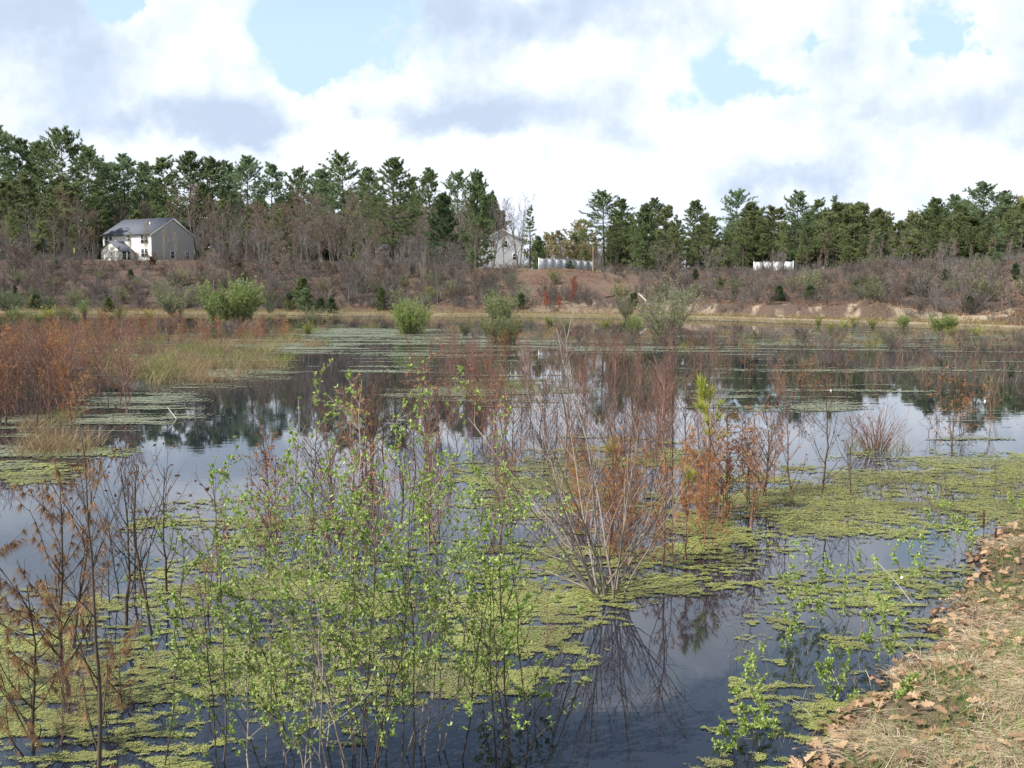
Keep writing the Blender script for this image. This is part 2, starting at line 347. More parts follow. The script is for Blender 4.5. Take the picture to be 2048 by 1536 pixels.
def build_weed(name, r0, r1, da, dr, m, label, kx, seed, fine, amp=1.9, wt=1.0, size=1.0, zmin=.005):
    ths = np.arange(-.58, .58, da); rs = np.exp(np.arange(math.log(r0), math.log(r1), dr)); T, Rr = np.meshgrid(ths, rs)
    g = np.random.default_rng(seed); T = T.ravel() + g.uniform(-.5, .5, T.size) * da; Rr = Rr.ravel() * (1 + g.uniform(-.5, .5, Rr.size) * dr)
    x, y = np.sin(T) * Rr, np.cos(T) * Rr; px, py = proj(x, y, 0 * x); D = weed_density(px, py) * wt
    k = D > .12; x, y, D, Rr, px = x[k], y[k], D[k], Rr[k], px[k]
    nz = fbm(x / kx[0], y / kx[1], 5, seed); n2 = fbm(x / kx[0] * 7, y / kx[1] * 7, 3, seed + 3)
    v = D * (.72 + .56 * fbm(x / kx[0] / 2.4 + 9, y / kx[1] / 2.4, 3, seed + 9)) + (nz - .5) * amp + (n2 - .5) * fine; k = (v + g.normal(0, .05, v.shape) > .5) & (shore_d(x, y) < .03)
    x, y, Rr, v = x[k], y[k], Rr[k], v[k]; n = len(x); a = g.uniform(0, math.pi, n)
    sz = size * Rr * (da + dr) * .5 * g.uniform(.45, 1.0, n) * np.clip(.45 + (v - .5) * 2.2, .45, 1.0); asp = g.uniform(.6, 1.5, n)
    cz = zmin + g.uniform(0, .007, n) * np.clip(Rr / 8, .6, 2.0); V = np.zeros((n, 4, 3))
    for q in range(4):
        an = a + q * math.pi / 2 + g.uniform(-.35, .35, n); rad = sz * (asp if q % 2 else 1 / asp)
        V[:, q] = np.stack([x + np.cos(an) * rad, y + np.sin(an) * rad * dr / da * .8, cz + g.uniform(-.0006, .0006, n)], 1)
    tag(link(name, make_mesh(name, [(V.reshape(-1, 3), np.arange(n * 4).reshape(-1, 4), m)])), label, "duckweed", kind="stuff")
    print(name, n)
build_weed("duckweed", 4.3, 21, .00125, .0022, M['duckweed'], "yellow green duckweed mats floating round the stems near the bank", (.8, .5), 5, 1.7)
build_weed("floating_algae", 19, 102, .0015, .0036, M['algae'], "thin grey green algae streaks floating far across the pond", (5.5, .9), 8, .8, 1.25, .88)

# ------------------------------------------------------------------ shape builders (all vectorised)
def frame(T):
    ref = np.where(np.abs(T[..., 2:3]) > .9, np.array([1., 0, 0]), np.array([0, 0, 1.])); A = nrm(np.cross(T, ref)); return A, np.cross(T, A)
def tubes(P, Rd, sides=3):
    N, K, _ = P.shape; T = nrm(np.gradient(P, axis=1)); A, B = frame(T)
    a = np.linspace(0, 2 * math.pi, sides, endpoint=False)
    V = P[:, :, None] + Rd[:, :, None, None] * (np.cos(a)[:, None] * A[:, :, None] + np.sin(a)[:, None] * B[:, :, None])
    b = (np.arange(N) * K * sides)[:, None, None] + (np.arange(K - 1) * sides)[None, :, None]; s = np.arange(sides); s2 = (s + 1) % sides
    f = np.stack([b + s, b + s2, b + sides + s2, b + sides + s], -1).reshape(-1, 4)
    return V.reshape(-1, 3), f
def at_t(P, idx, t):
    K = P.shape[1]; q = np.clip(t * (K - 1), 0, K - 1.001); i = q.astype(int); w = (q - i)[:, None]
    a, b = P[idx, i], P[idx, i + 1]; return a * (1 - w) + b * w, nrm(b - a)
def grow(g, P, Rd, n, t0, t1, ang, ln, K=4, rr=.6, up=.3, wig=.12, fall=.5, flat=False, lmin=0, rmin=.002):
    """n child branches on every parent polyline"""
    N = len(P); idx = np.repeat(np.arange(N), n); m = len(idx)
    t = t0 + (t1 - t0) * (np.tile(np.arange(n), N) + g.uniform(0, 1, m)) / n; pos, T = at_t(P, idx, t)
    A, B = frame(T); ph = g.uniform(0, 2 * math.pi, m)
    if flat: ph = np.where(g.uniform(0, 1, m) < .5, 0, math.pi) + g.normal(0, .45, m)
    perp = np.cos(ph)[:, None] * A + np.sin(ph)[:, None] * B; an = (ang * g.uniform(.7, 1.3, m))[:, None]
    d = nrm(np.cos(an) * T + np.sin(an) * perp); plen = np.linalg.norm(np.diff(P, axis=1), axis=2).sum(1)[idx]
    L = np.maximum(plen * ln * (1 - fall * t) * g.uniform(.6, 1.35, m), lmin); C = [pos]; cur = d
    for k in range(K - 1):
        C.append(C[-1] + cur * (L / (K - 1))[:, None]); cur = nrm(cur + up / (K - 1) * np.array([0, 0, 1.]) + g.normal(0, wig, (m, 3)))
    q = np.clip(t * (P.shape[1] - 1), 0, P.shape[1] - 1.001).astype(int)
    r0 = np.maximum(Rd[idx, q] * rr, rmin); Rc = np.maximum(r0[:, None] * np.linspace(1, .35, K), rmin * .6)
    return np.stack(C, 1), Rc
def stalk(p0, p1, K=9, bow=(0, 0, 0), wig=0.0, g=rng):
    s = np.linspace(0, 1, K)[:, None]; P = np.array(p0) * (1 - s) + np.array(p1) * s + np.sin(s * math.pi) * np.array(bow)
    if wig: w = g.normal(0, wig, (K, 3)).cumsum(0); P = P + w - w[-1] * s - w[0] * (1 - s)
    return P
def spots(g, P, n, t0=0, t1=1):
    idx = np.repeat(np.arange(len(P)), n); return at_t(P, idx, g.uniform(t0, t1, len(idx)))
def blades(g, pos, d, L, W, tri=False):
    n = len(pos); d = nrm(d); s = nrm(np.cross(d, g.normal(0, 1, (n, 3)))) * (np.broadcast_to(W, n)[:, None] * .5); L = np.broadcast_to(L, n)[:, None]
    if tri: return np.stack([pos - s, pos + s, pos + d * L], 1).reshape(-1, 3), np.arange(n * 3).reshape(-1, 3)
    return np.stack([pos, pos + d * L * .45 + s, pos + d * L, pos + d * L * .45 - s], 1).reshape(-1, 3), np.arange(n * 4).reshape(-1, 4)
def tufts(g, pos, axis, n, spread, L, W, tri=True):
    p = np.repeat(pos, n, 0); d = nrm(np.repeat(axis, n, 0) + g.normal(0, spread, (len(p), 3))); return blades(g, p, d, L * g.uniform(.6, 1.2, len(p)), W, tri)
def ribbons(P, W, side):
    """flat strips along polylines, (N,K,3)"""
    N, K, _ = P.shape; off = side[:, None] * (W[:, None, None] * np.linspace(1, .12, K)[None, :, None] * .5)
    V = np.stack([P - off, P + off], 2).reshape(N, K * 2, 3); b = (np.arange(N) * K * 2)[:, None] + (np.arange(K - 1) * 2)[None]
    return V.reshape(-1, 3), np.stack([b, b + 1, b + 3, b + 2], -1).reshape(-1, 4)
def cat(*vf):
    o = 0; V, Fs = [], []
    for v, f in vf: V.append(v); Fs.append(f + o); o += len(v)
    return np.concatenate(V), np.concatenate(Fs)
def strips(g, pos, L, W, lean, droop, K=4):
    n = len(pos); a = g.uniform(0, 2 * math.pi, n); d = nrm(np.stack([np.cos(a) * lean, np.sin(a) * lean, np.ones(n)], 1)); C = [pos]
    for k in range(K - 1):
        C.append(C[-1] + d * (L / (K - 1))[:, None]); d = nrm(d + np.stack([np.cos(a), np.sin(a), -1.3 * np.ones(n)], 1) * (droop / (K - 1))[:, None])
    P = np.stack(C, 1); side = nrm(np.cross(d, g.normal(0, 1, (n, 3)))); return ribbons(P, W, side)
def box(x0, x1, y0, y1, z0, z1):
    V = np.array([(x, y, z) for z in (z0, z1) for y in (y0, y1) for x in (x0, x1)], float)
    return V, np.array([(0, 2, 3, 1), (4, 5, 7, 6), (0, 1, 5, 4), (2, 6, 7, 3), (0, 4, 6, 2), (1, 3, 7, 5)])

# ------------------------------------------------------------------ the near bank: straw, green grass, oak leaves
def build_bank():
    g = np.random.default_rng(3)
    def scatter(n, dmin, dens=None):
        x = g.uniform(.5, 9, n); y = g.uniform(2.2, 16, n); d = shore_d(x, y); k = (d > dmin) & (g.uniform(0, 1, n) < np.clip(9 / (x * x + y * y) ** .5 / 1.2, .12, 1))
        x, y, d = x[k], y[k], d[k]
        if dens is not None: k = dens(x, y, d) > g.uniform(0, 1, len(x)); x, y, d = x[k], y[k], d[k]
        return np.stack([x, y, height(x, y)], 1), d
    p, d = scatter(420000, .0, lambda x, y, d: smooth((fbm(x * 1.7, y * 1.7, 3, 77) - .29) / .22) * .95)
    n = len(p); a = fbm(p[:, 0] * 1.3, p[:, 1] * 1.3, 2, 5) * 9 + g.normal(0, .8, n); L = g.uniform(.10, .30, n); C = [p]
    dd = nrm(np.stack([np.cos(a), np.sin(a), g.uniform(.15, 1.0, n)], 1))
    for k in range(3): C.append(C[-1] + dd * (L / 3)[:, None]); dd = nrm(dd + np.stack([.1 * np.cos(a), .1 * np.sin(a), -g.uniform(.3, .75, n)], 1) + g.normal(0, .12, (n, 3)))
    P = np.stack(C, 1); floor = np.stack([height(P[:, k, 0], P[:, k, 1]) for k in range(4)], 1); P[:, :, 2] = np.maximum(P[:, :, 2], np.maximum(floor, 0) + g.uniform(.004, .03, (n, 1)))
    v, f = ribbons(P, g.uniform(.0025, .006, n), nrm(np.cross(dd, g.normal(0, 1, (n, 3)))))
    tag(link("dry_grass", make_mesh("dry_grass", [(v, f, M['straw'])])), "matted dry straw coloured grass over the near bank", "dry grass", kind="stuff"); print('straw', n)
    p, d = scatter(90000, .12, lambda x, y, d: smooth((fbm(x * 1.1 + 4, y * 1.1, 3, 91) - .40 + .09 * np.clip(d - .6, 0, 2)) / .16) * .85)
    n = len(p); v, f = strips(g, p, g.uniform(.07, .2, n), g.uniform(.003, .007, n), .45, g.uniform(.1, .5, n))
    tag(link("green_grass", make_mesh("green_grass", [(v, f, M['greengrass'])])), "fresh green grass growing through the straw on the near bank", "grass", kind="stuff"); print('green', n)
    # lobed oak leaves: midrib with two lobed edges, curled
    u = np.array([0, .12, .25, .36, .5, .62, .76, .88, 1.0]); w = np.array([.02, .10, .26, .15, .36, .17, .33, .18, .02]); K = len(u)
    p, d = scatter(26000, -.16, lambda x, y, d: np.clip(1.15 * np.exp(-np.maximum(d, 0) / .5), .05, .98) + .25 * (fbm(x * 2, y * 2, 2, 15) > .58)); n = len(p); s = g.uniform(.05, .115, n); a = g.uniform(0, 2 * math.pi, n)
    tx = nrm(np.stack([np.cos(a), np.sin(a), g.normal(0, .3, n)], 1)); up = nrm(np.stack([g.normal(0, .4, n), g.normal(0, .4, n), np.ones(n)], 1)); ty = nrm(np.cross(up, tx)); up = np.cross(tx, ty)
    curl = g.uniform(.1, .9, n)[:, None]; bend = g.normal(0, .25, n)[:, None]; rows = []
    for side in (-1, 0, 1):
        lat = side * w[None] * g.uniform(.75, 1.2, (n, K)); lift = np.abs(lat) * curl + bend * (u[None] - .5) ** 2
        rows.append(p[:, None] + s[:, None, None] * ((u[None] - .5)[..., None] * tx[:, None] + lat[..., None] * ty[:, None] + lift[..., None] * up[:, None]))
    V = np.stack(rows, 2); V[..., 2] += .02 + g.uniform(0, .035, n)[:, None, None]; V[..., 2] = np.maximum(V[..., 2], .006); V = V.reshape(n, K * 3, 3)
    b = (np.arange(n) * K * 3)[:, None, None] + (np.arange(K - 1) * 3)[None, :, None] + np.arange(2)[None, None]; f = np.stack([b, b + 1, b + 4, b + 3], -1).reshape(-1, 4)
    tag(link("fallen_leaves", make_mesh("fallen_leaves", [(V.reshape(-1, 3), f, M['oakleaf'])])), "curled tan oak leaves drifted along the waterline of the bank", "leaf litter", kind="stuff"); print('oak leaves', n)
build_bank()

# ------------------------------------------------------------------ plant prototypes: each returns a dict part name -> mesh
def pine(seed, H, cs, width, kind='pine', gap=.85, blade=(.34, .075), nb=5, drop=.16, dens=4, needle=None, upsw=.35):
    g = np.random.default_rng(seed); zs = np.linspace(0, H, 12); lean = g.normal(0, .012, 2) * H
    T = np.stack([lean[0] * (zs / H) ** 2 + g.normal(0, .03, 12), lean[1] * (zs / H) ** 2 + g.normal(0, .03, 12), zs], 1); T[0, 2] = -.6
    r0 = .016 * H + .03; TR = r0 * np.clip(1.02 - zs / H, .06, 1); tr = [tubes(T[None], TR[None], 7)]
    hs, dirs, Ls = [], [], []; z = cs * H
    while z < .985 * H:
        u = (z / H - cs) / (1 - cs); prof = min(1, .5 + 1.9 * u) * (1 - u) ** .62 + .07; k0 = g.uniform(0, 6.28)
        for b in range(nb):
            if g.uniform() < drop: continue
            a = k0 + b * 2 * math.pi / nb + g.normal(0, .25); e = R(-8) + R(58) * u ** 1.5 + g.normal(0, .12)
            hs.append(z + g.normal(0, gap * .2)); dirs.append((math.cos(a) * math.cos(e), math.sin(a) * math.cos(e), math.sin(e)))
            Ls.append(width * prof * g.uniform(.55, 1.25) * (1.3 if g.uniform() < .1 else 1))
        z += gap * (1.1 - .5 * u) * g.uniform(.75, 1.25)
    hs, dirs, Ls = np.array(hs), nrm(np.array(dirs)), np.array(Ls); n = len(hs)
    base = np.stack([np.interp(hs, zs, T[:, 0]), np.interp(hs, zs, T[:, 1]), hs], 1); K = 6; C = [base]; d = dirs
    for k in range(K - 1): C.append(C[-1] + d * (Ls / (K - 1))[:, None]); d = nrm(d + np.array([0, 0, upsw / (K - 1)]) + g.normal(0, .09, (n, 3)))
    L1 = np.stack(C, 1); R1 = np.clip(r0 * .22 * np.clip(Ls / width, .3, 1), .015, .2)[:, None] * np.linspace(1, .25, K); tr.append(tubes(L1, R1, 4))
    L2, R2 = grow(g, L1, R1, 8, .22, 1.0, .8, .42, 3, .5, .35, .12, .55, True, .35, .01); tr.append(tubes(L2, R2, 3))
    stubs = np.stack([np.zeros(10), np.zeros(10), g.uniform(.25 * cs * H, cs * H + .1, 10)], 1)  # dead lower twigs
    if cs > .2:
        a = g.uniform(0, 6.28, 10); D0 = np.stack([np.cos(a), np.sin(a), g.normal(0, .2, 10)], 1); S = np.stack([stubs, stubs + D0 * .5, stubs + D0 * g.uniform(.7, 1.8, (10, 1))], 1); tr.append(tubes(S, np.full((10, 3), .02), 3))
    P, D = spots(g, L2, dens, .15, 1.0); P2, D2 = spots(g, L1, 4, .75, 1.0); P, D = np.concatenate([P, P2]), np.concatenate([D, D2])
    fo = tufts(g, P, nrm(D * .7 + np.array([0, 0, .45])), 6, .55, blade[0], blade[1])
    return dict(trunk=make_mesh('pine_trunk', [(*cat(*tr), M['pinebark'])]), crown=make_mesh('pine_crown', [(*fo, M[needle or kind])]))
def bare_tree(seed, H, bud='budbrown', budn=2, spread=.62, stems=1, twig=.011, budsize=.15, wood='bark'):
    g = np.random.default_rng(seed); st = []
    for k in range(stems):
        a = g.uniform(0, 6.28); q = .22 * H * (stems > 1); st.append(stalk((0, 0, -.5), (math.cos(a) * q + g.normal(0, .03 * H), math.sin(a) * q + g.normal(0, .03 * H), H * g.uniform(.82, 1)), 10, (g.normal(0, .15), g.normal(0, .15), 0), .05, g))
    P0 = np.stack(st); R0 = np.tile((.010 * H + .02) * np.linspace(1, .15, 10), (stems, 1)); w = [tubes(P0, R0, 6)]
    P1, R1 = grow(g, P0, R0, 15 // stems + 3, .28, .97, spread, .46, 6, .6, .55, .1, .55, rmin=.02); w.append(tubes(P1, R1, 4))
    P2, R2 = grow(g, P1, R1, 7, .25, 1, .65, .48, 5, .6, .4, .13, .5, rmin=.013); w.append(tubes(P2, R2, 3))
    P3, R3 = grow(g, P2, R2, 6, .2, 1, .65, .5, 4, .7, .3, .15, .45, lmin=.25, rmin=twig); c = [tubes(P3, R3, 3)]
    parts = [(*cat(*c), M[wood])]
    if budn:
        P, D = spots(g, P3, budn, .4, 1); parts.append((*blades(g, P, D + g.normal(0, .7, D.shape), budsize * g.uniform(.5, 1.2, len(P)), budsize * .55), M[bud]))
    return dict(trunk=make_mesh('tree_trunk', [(*cat(*w), M[wood])]), crown=make_mesh('tree_crown', parts))
def bush(seed, H, W, stems, leafmat, leaves=5, leaf=(.11, .035), sub=6, wood='brush', twig=.006, up=.5, lean=1.0, tw=0, r=.012, root=.15, lt0=.15):
    """many stems fanning out of one root"""
    g = np.random.default_rng(seed); a = g.uniform(0, 6.28, stems); q = np.sqrt(g.uniform(0, 1, stems)) * W / 2
    P0 = np.stack([stalk((math.cos(t) * k * root, math.sin(t) * k * root, -.25), (math.cos(t) * k * lean, math.sin(t) * k * lean, H * g.uniform(.55, 1.0) * (1 - .25 * (2 * k / W) ** 2)), 7, (math.cos(t) * -.05 * H, math.sin(t) * -.05 * H, .04 * H), .02 * H, g) for t, k in zip(a, q)])
    R0 = np.tile(r * np.linspace(1, .4, 7), (stems, 1)); w = [tubes(P0, R0, 3)]
    P1, R1 = grow(g, P0, R0, sub, .2 if lt0 > .1 else .04, 1, .5, .34, 4, .7, up, .14, .3, rmin=twig); w.append(tubes(P1, R1, 3)); Pl = P1
    if tw: Pl, R2 = grow(g, P1, R1, tw, .2, 1, .6, .5, 3, .8, up * .6, .15, .3, rmin=twig); w.append(tubes(Pl, R2, 3))
    parts = [(*cat(*w), M[wood])]
    if leaves:
        P, D = spots(g, Pl, leaves, lt0, 1); parts.append((*blades(g, P, D + g.normal(0, .55, D.shape), leaf[0] * g.uniform(.6, 1.3, len(P)), leaf[1]), M[leafmat]))
    return {'bush': make_mesh('bush', parts)}
def sapling(seed, H, wood='darktwig', whorls=5, nb=4, ang=.75, ln=.42, clumps=0, clump=(.09, .005, 16), needle='rust', droop=.5, sub=3, up=.6, tops=0, topmat=None, leaves=0, r=.011, lean=.08, t0=.2, twig=.0025):
    """upright dead young tree: a stem, whorled ascending branches and whatever dead needles or leaves still hang on it"""
    g = np.random.default_rng(seed); P0 = stalk((0, 0, -.3), (g.normal(0, lean * H), g.normal(0, lean * H), H), 11, (g.normal(0, .03 * H), g.normal(0, .03 * H), 0), .008 * H, g)[None]
    R0 = (r * H ** .6 * np.linspace(1.1, .22, 11))[None]; w = [tubes(P0, R0, 6)]
    P1, R1 = grow(g, P0, R0, whorls * nb, t0, .95, ang, ln, 6, .5, up, .09, .62, rmin=twig * 1.5); w.append(tubes(P1, R1, 4)); Pl = np.concatenate([P1])
    if sub:
        P2, R2 = grow(g, P1, R1, sub, .25, 1, .6, .42, 4, .6, up * .5, .13, .4, rmin=twig); w.append(tubes(P2, R2, 3))
    parts = [(*cat(*w), M[wood])]; fol = []
    if clumps:
        for PP, nn in ((P1, clumps), (P2 if sub else P1, max(1, clumps // 2))):
            P, D = spots(g, PP, nn, .25, 1); k = g.uniform(0, 1, len(P)) < .75; P, D = P[k], D[k]
            fol.append(tufts(g, P, nrm(D * .5 + np.array([0, 0, -droop])), clump[2], .42, clump[0], clump[1]))
        parts.append((*cat(*fol), M[needle]))
    if tops:
        P, D = P1[:, -1], nrm(P1[:, -1] - P1[:, -2]); P = np.concatenate([P[-tops:], P0[:, -1]]); D = np.concatenate([D[-tops:], [[0, 0, 1]]])
        Pq = np.concatenate([P - D * s for s in (0, .04, .08, .12)]); Dq = np.concatenate([D] * 4); parts.append((*tufts(g, Pq, Dq, clump[2], .45, clump[0] * 1.1, clump[1]), M[topmat]))
    if leaves:
        P, D = spots(g, P2 if sub else P1, leaves, .3, 1); k = g.uniform(0, 1, len(P)) < .6; P, D = P[k], D[k]
        parts.append((*blades(g, P, nrm(D * .4 + np.array([0, 0, -.4]) + g.normal(0, .5, D.shape)), .05 * g.uniform(.5, 1.3, len(P)), .022), M['deadleaf']))
    return {'sapling': make_mesh('sapling', parts)}
def tussock(seed, H, W, n, m='sedge', bw=.012, lean=.35):
    g = np.random.default_rng(seed); a = g.uniform(0, 6.28, n); q = np.sqrt(g.uniform(0, 1, n)) * W / 2
    p = np.stack([np.cos(a) * q, np.sin(a) * q, np.full(n, -.08)], 1); return {'tussock': make_mesh('tussock', [(*strips(g, p, g.uniform(.45, 1.1, n) * H, np.full(n, bw), lean, g.uniform(.1, .9, n), 5), M[m])])}

# ------------------------------------------------------------------ buildings, fence, pole
def flat(name, c, rough=.6, bands=0.0, spec=.3, emit=None):
    m = bpy.data.materials.new(name); m.use_nodes = True; nt = m.node_tree; bs = nt.nodes['Principled BSDF']; bs.inputs['Roughness'].default_value = rough; bs.inputs['Specular IOR Level'].default_value = spec
    g = NG(nt); tc = g.n('ShaderNodeTexCoord'); nz = g.noise(tc.outputs['Object'], 3, 5, .6); cc = g.mix(nz.outputs[0], tuple(x * .85 for x in c) + (1,), tuple(min(1, x * 1.12) for x in c) + (1,))
    nt.links.new(cc, bs.inputs['Base Color'])
    if bands:
        sp = g.n('ShaderNodeSeparateXYZ'); nt.links.new(tc.outputs['Object'], sp.inputs[0]); s = g.m('FRACT', g.m('MULTIPLY', sp.outputs[2], 1 / bands))
        b = g.n('ShaderNodeBump'); b.inputs['Distance'].default_value = .02; nt.links.new(s, b.inputs['Height']); nt.links.new(b.outputs[0], bs.inputs['Normal'])
    return m
B = dict(cream=flat('cream siding', (.88, .86, .79), .6, .14), taupe=flat('taupe siding', (.40, .39, .385), .65, .14), white=flat('white siding', (.80, .80, .80), .55, .14), trim=flat('white trim', (.82, .82, .80), .5),
         shingle=flat('grey shingles', (.125, .135, .16), .85), shingle2=flat('brown grey shingles', (.19, .18, .185), .85), glass=flat('dark window glass', (.025, .03, .04), .08, 0, .6), vinyl=flat('white vinyl', (.86, .86, .86), .4), wood=flat('tan pole wood', (.48, .36, .24), .8), yellow=flat('yellow painted post', (.55, .40, .10), .6), dark=flat('dark metal', (.05, .05, .055), .5))
def bx(name, dims, m, parent): return link(name, make_mesh(name, [(*box(*dims), m)]), parent=parent)
def gable_roof(L, W, ze, zr, over, th, m):
    """two thick slopes, ridge along x"""
    out = []; k = (zr - ze) / (W / 2)
    for s in (-1, 1):
        y0, z0 = s * (W / 2 + over), ze - over * k; x0, x1 = -L / 2 - over * .7, L / 2 + over * .7
        V = np.array([(x0, y0, z0 + .02), (x1, y0, z0 + .02), (x1, 0, zr + .02), (x0, 0, zr + .02), (x0, y0, z0 + .02 + th), (x1, y0, z0 + .02 + th), (x1, 0, zr + .02 + th), (x0, 0, zr + .02 + th)])
        out.append((V, np.array([(0, 3, 2, 1), (4, 5, 6, 7), (0, 1, 5, 4), (2, 3, 7, 6), (0, 4, 7, 3), (1, 2, 6, 5)])))
    return cat(*out)
def rake(L, W, ze, zr, over, th, x, m_):
    out = []; k = (zr - ze) / (W / 2)
    for s in (-1, 1):
        y0, z0 = s * (W / 2 + over), ze - over * k; V = np.array([(x, y0, z0 - .22), (x + .05, y0, z0 - .22), (x + .05, 0, zr - .22), (x, 0, zr - .22), (x, y0, z0 + .015), (x + .05, y0, z0 + .015), (x + .05, 0, zr + .015), (x, 0, zr + .015)])
        out.append((V, np.array([(0, 3, 2, 1), (4, 5, 6, 7), (0, 1, 5, 4), (2, 3, 7, 6), (0, 4, 7, 3), (1, 2, 6, 5)])))
    return cat(*out)
def prism_gable(L, W, z0, ze, zr):
    x, y = L / 2, W / 2; V = np.array([(-x, -y, z0), (x, -y, z0), (x, y, z0), (-x, y, z0), (-x, -y, ze), (x, -y, ze), (x, y, ze), (-x, y, ze), (-x, 0, zr), (x, 0, zr)], float)
    return V, {'front': np.array([(0, 1, 5, 4)]), 'back': np.array([(2, 3, 7, 6)]), 'gr': np.array([(1, 2, 6, 5)]), 'gl': np.array([(3, 0, 4, 7)]), 'tr': np.array([(5, 6, 9)]), 'tl': np.array([(7, 4, 8)])}
def window(parent, x, z, w, h, face, name='window', mull=True):
    """face: ('y', plane) faces -y, ('x', plane) faces +x"""
    ax, pl = face
    def B2(a0, a1, z0, z1, o0, o1): return box(a0, a1, pl - o1, pl - o0, z0, z1) if ax == 'y' else box(pl + o0, pl + o1, a0, a1, z0, z1)
    t = .09; fr = cat(B2(x - w / 2 - t, x - w / 2, z - t, z + h + t, -.02, .06), B2(x + w / 2, x + w / 2 + t, z - t, z + h + t, -.02, .06), B2(x - w / 2, x + w / 2, z + h, z + h + t, -.02, .06), B2(x - w / 2, x + w / 2, z - t, z, -.02, .06), *([B2(x - w / 2, x + w / 2, z + h / 2 - .03, z + h / 2 + .03, -.02, .05)] if mull else []))
    o = link(name, make_mesh(name, [(*fr, B['trim'])]), parent=parent); link('pane', make_mesh('pane', [(*B2(x - w / 2, x + w / 2, z, z + h, -.03, .025), B['glass'])]), parent=o)
def house(name, label, loc, rz, L, W, ze, zr, wall, gablewall, roof, over=.35):
    o = link(name, None, loc, rz, DS); tag(o, label, 'house'); V, f = prism_gable(L, W, -1.2, ze, zr)
    link('wall', make_mesh('wall', [(V, f['front'], wall), (V, f['back'], wall), (V, f['gr'], gablewall), (V, f['gl'], gablewall), (V, f['tr'], gablewall), (V, f['tl'], gablewall)]), parent=o)
    rf = link('roof', make_mesh('roof', [(*gable_roof(L, W, ze, zr, over, .12, roof), roof)]), parent=o)
    link('rake_trim', make_mesh('rake_trim', [(*rake(L, W, ze, zr, over, .12, L / 2 + over * .7 - .052, None), B['trim'])]), parent=rf)
    return o
def spot(px, D, py=560): p = atd(px, py, D * DS); return p[0], p[1]
def build_houses():
    # pale two-storey house behind the left trees: corner nearest the pond at px 305
    th = R(-30); L, W = 12.6, 9.6; cx, cy = spot(305, 178); ex = np.array([math.cos(th), math.sin(th)]); ey = np.array([-math.sin(th), math.cos(th)])
    c = np.array([cx, cy]) - ex * L / 2 * DS + ey * W / 2 * DS; z0 = atd(305, 521, 178 * DS)[2]
    o = house('house', 'cream two storey house with grey roof and taupe gable wall among bare trees', (c[0], c[1], z0), th, L, W, 4.7, 7.6, B['cream'], B['taupe'], B['shingle'])
    o['category'] = 'house'; fy = ('y', -W / 2)
    for x, z, w, h in ((4.1, 3.0, .75, 1.4), (5.0, 3.0, .75, 1.4), (.6, 3.5, .7, 1.0), (-4.2, 3.0, .7, 1.4), (-5.3, 3.0, .7, 1.4), (4.1, .6, .75, 1.4), (5.0, .6, .75, 1.4), (-5.2, .6, .7, 1.4)): window(o, x, z, w, h, fy)
    for y in (-.2, 3.2): window(o, y, .5, .75, 1.2, ('x', L / 2))
    # entry wing with its own low gable, ridge along y
    w_ = link('entry_wing', None, (-.9, -W / 2 - 1.4, 0), R(90), parent=o); V, f = prism_gable(2.8, 5.0, -1.2, 1.75, 3.3)
    link('wing_wall', make_mesh('wing_wall', [(V, np.concatenate([f[k] for k in ('front', 'back', 'gl', 'gr')]), B['cream']), (V, np.concatenate([f['tl'], f['tr']]), B['cream'])]), parent=w_)
    link('wing_roof', make_mesh('wing_roof', [(*gable_roof(2.8, 5.0, 1.75, 3.3, .3, .12, None), B['shingle'])]), parent=w_)
    for x in (-.55, .55): window(w_, x, .1, .8, 1.55, ('y', -2.5), 'wing_window', False)
    bx('porch_step', (-.9, .9, -W / 2 - 3.7, -W / 2 - 2.85, -1.0, -.35), B['trim'], o)
    link('chimney_pipe', make_mesh('chimney_pipe', [(*box(2.7, 2.85, -2.0, -1.85, 5.6, 6.9), B['trim'])]), parent=o)
    # white gabled house in the gap
    th = R(-82); L, W = 9.0, 9.0; cx, cy = spot(1000, 218); z0 = atd(996, 527, 214 * DS)[2]
    o = house('house', 'white gabled house with grey roof beside the white fence', (cx, cy + DS * 4.5, z0), th, L, W, 5.0, 7.4, B['white'], B['white'], B['shingle2'])
    for y in (-2.6, 2.6): window(o, y, .9, .9, 1.3, ('x', L / 2))
    for y in (-2.2, 0.6): window(o, y, 3.6, .8, 1.2, ('x', L / 2))
    w_ = link('side_wing', None, (L / 2 - 4.4, -7.0, 0), R(90), parent=o); V, f = prism_gable(5.2, 6.0, -1.2, 2.6, 4.2)
    link('wing_wall', make_mesh('wing_wall', [(V, np.concatenate([f[k] for k in ('front', 'back', 'gl', 'gr')]), B['white']), (V, np.concatenate([f['tl'], f['tr']]), B['white'])]), parent=w_)
    link('wing_roof', make_mesh('wing_roof', [(*gable_roof(5.2, 6.0, 2.6, 4.2, .3, .12, None), B['shingle2'])]), parent=w_)
    for x in (-1.4, 1.2): window(w_, x, .7, .9, 1.2, ('y', -3.0), 'wing_window')
    cx, cy = spot(818, 212); z0 = atd(818, 523, 212 * DS)[2]
    o = house('house', 'low white house glimpsed between trunks behind the tall dark pine', (cx, cy + DS * 4, z0), R(-12), 11, 7.5, 2.7, 4.9, B['white'], B['white'], B['shingle'])
    for x in (-3.5, .2, 3.4): window(o, x, .9, .9, 1.2, ('y', -3.75))
    cx, cy = spot(22, 215); z0 = atd(22, 500, 215 * DS)[2]
    o = house('house', 'white house glimpsed between trunks at the edge of the pine wood', (cx, cy + DS * 4, z0), R(-20), 10, 8, 3.0, 5.4, B['white'], B['white'], B['shingle'])
    for x in (-3, .2, 3): window(o, x, 1, .9, 1.2, ('y', -4))
    cx, cy = spot(1118, 215); z0 = atd(1118, 541, 215 * DS)[2]
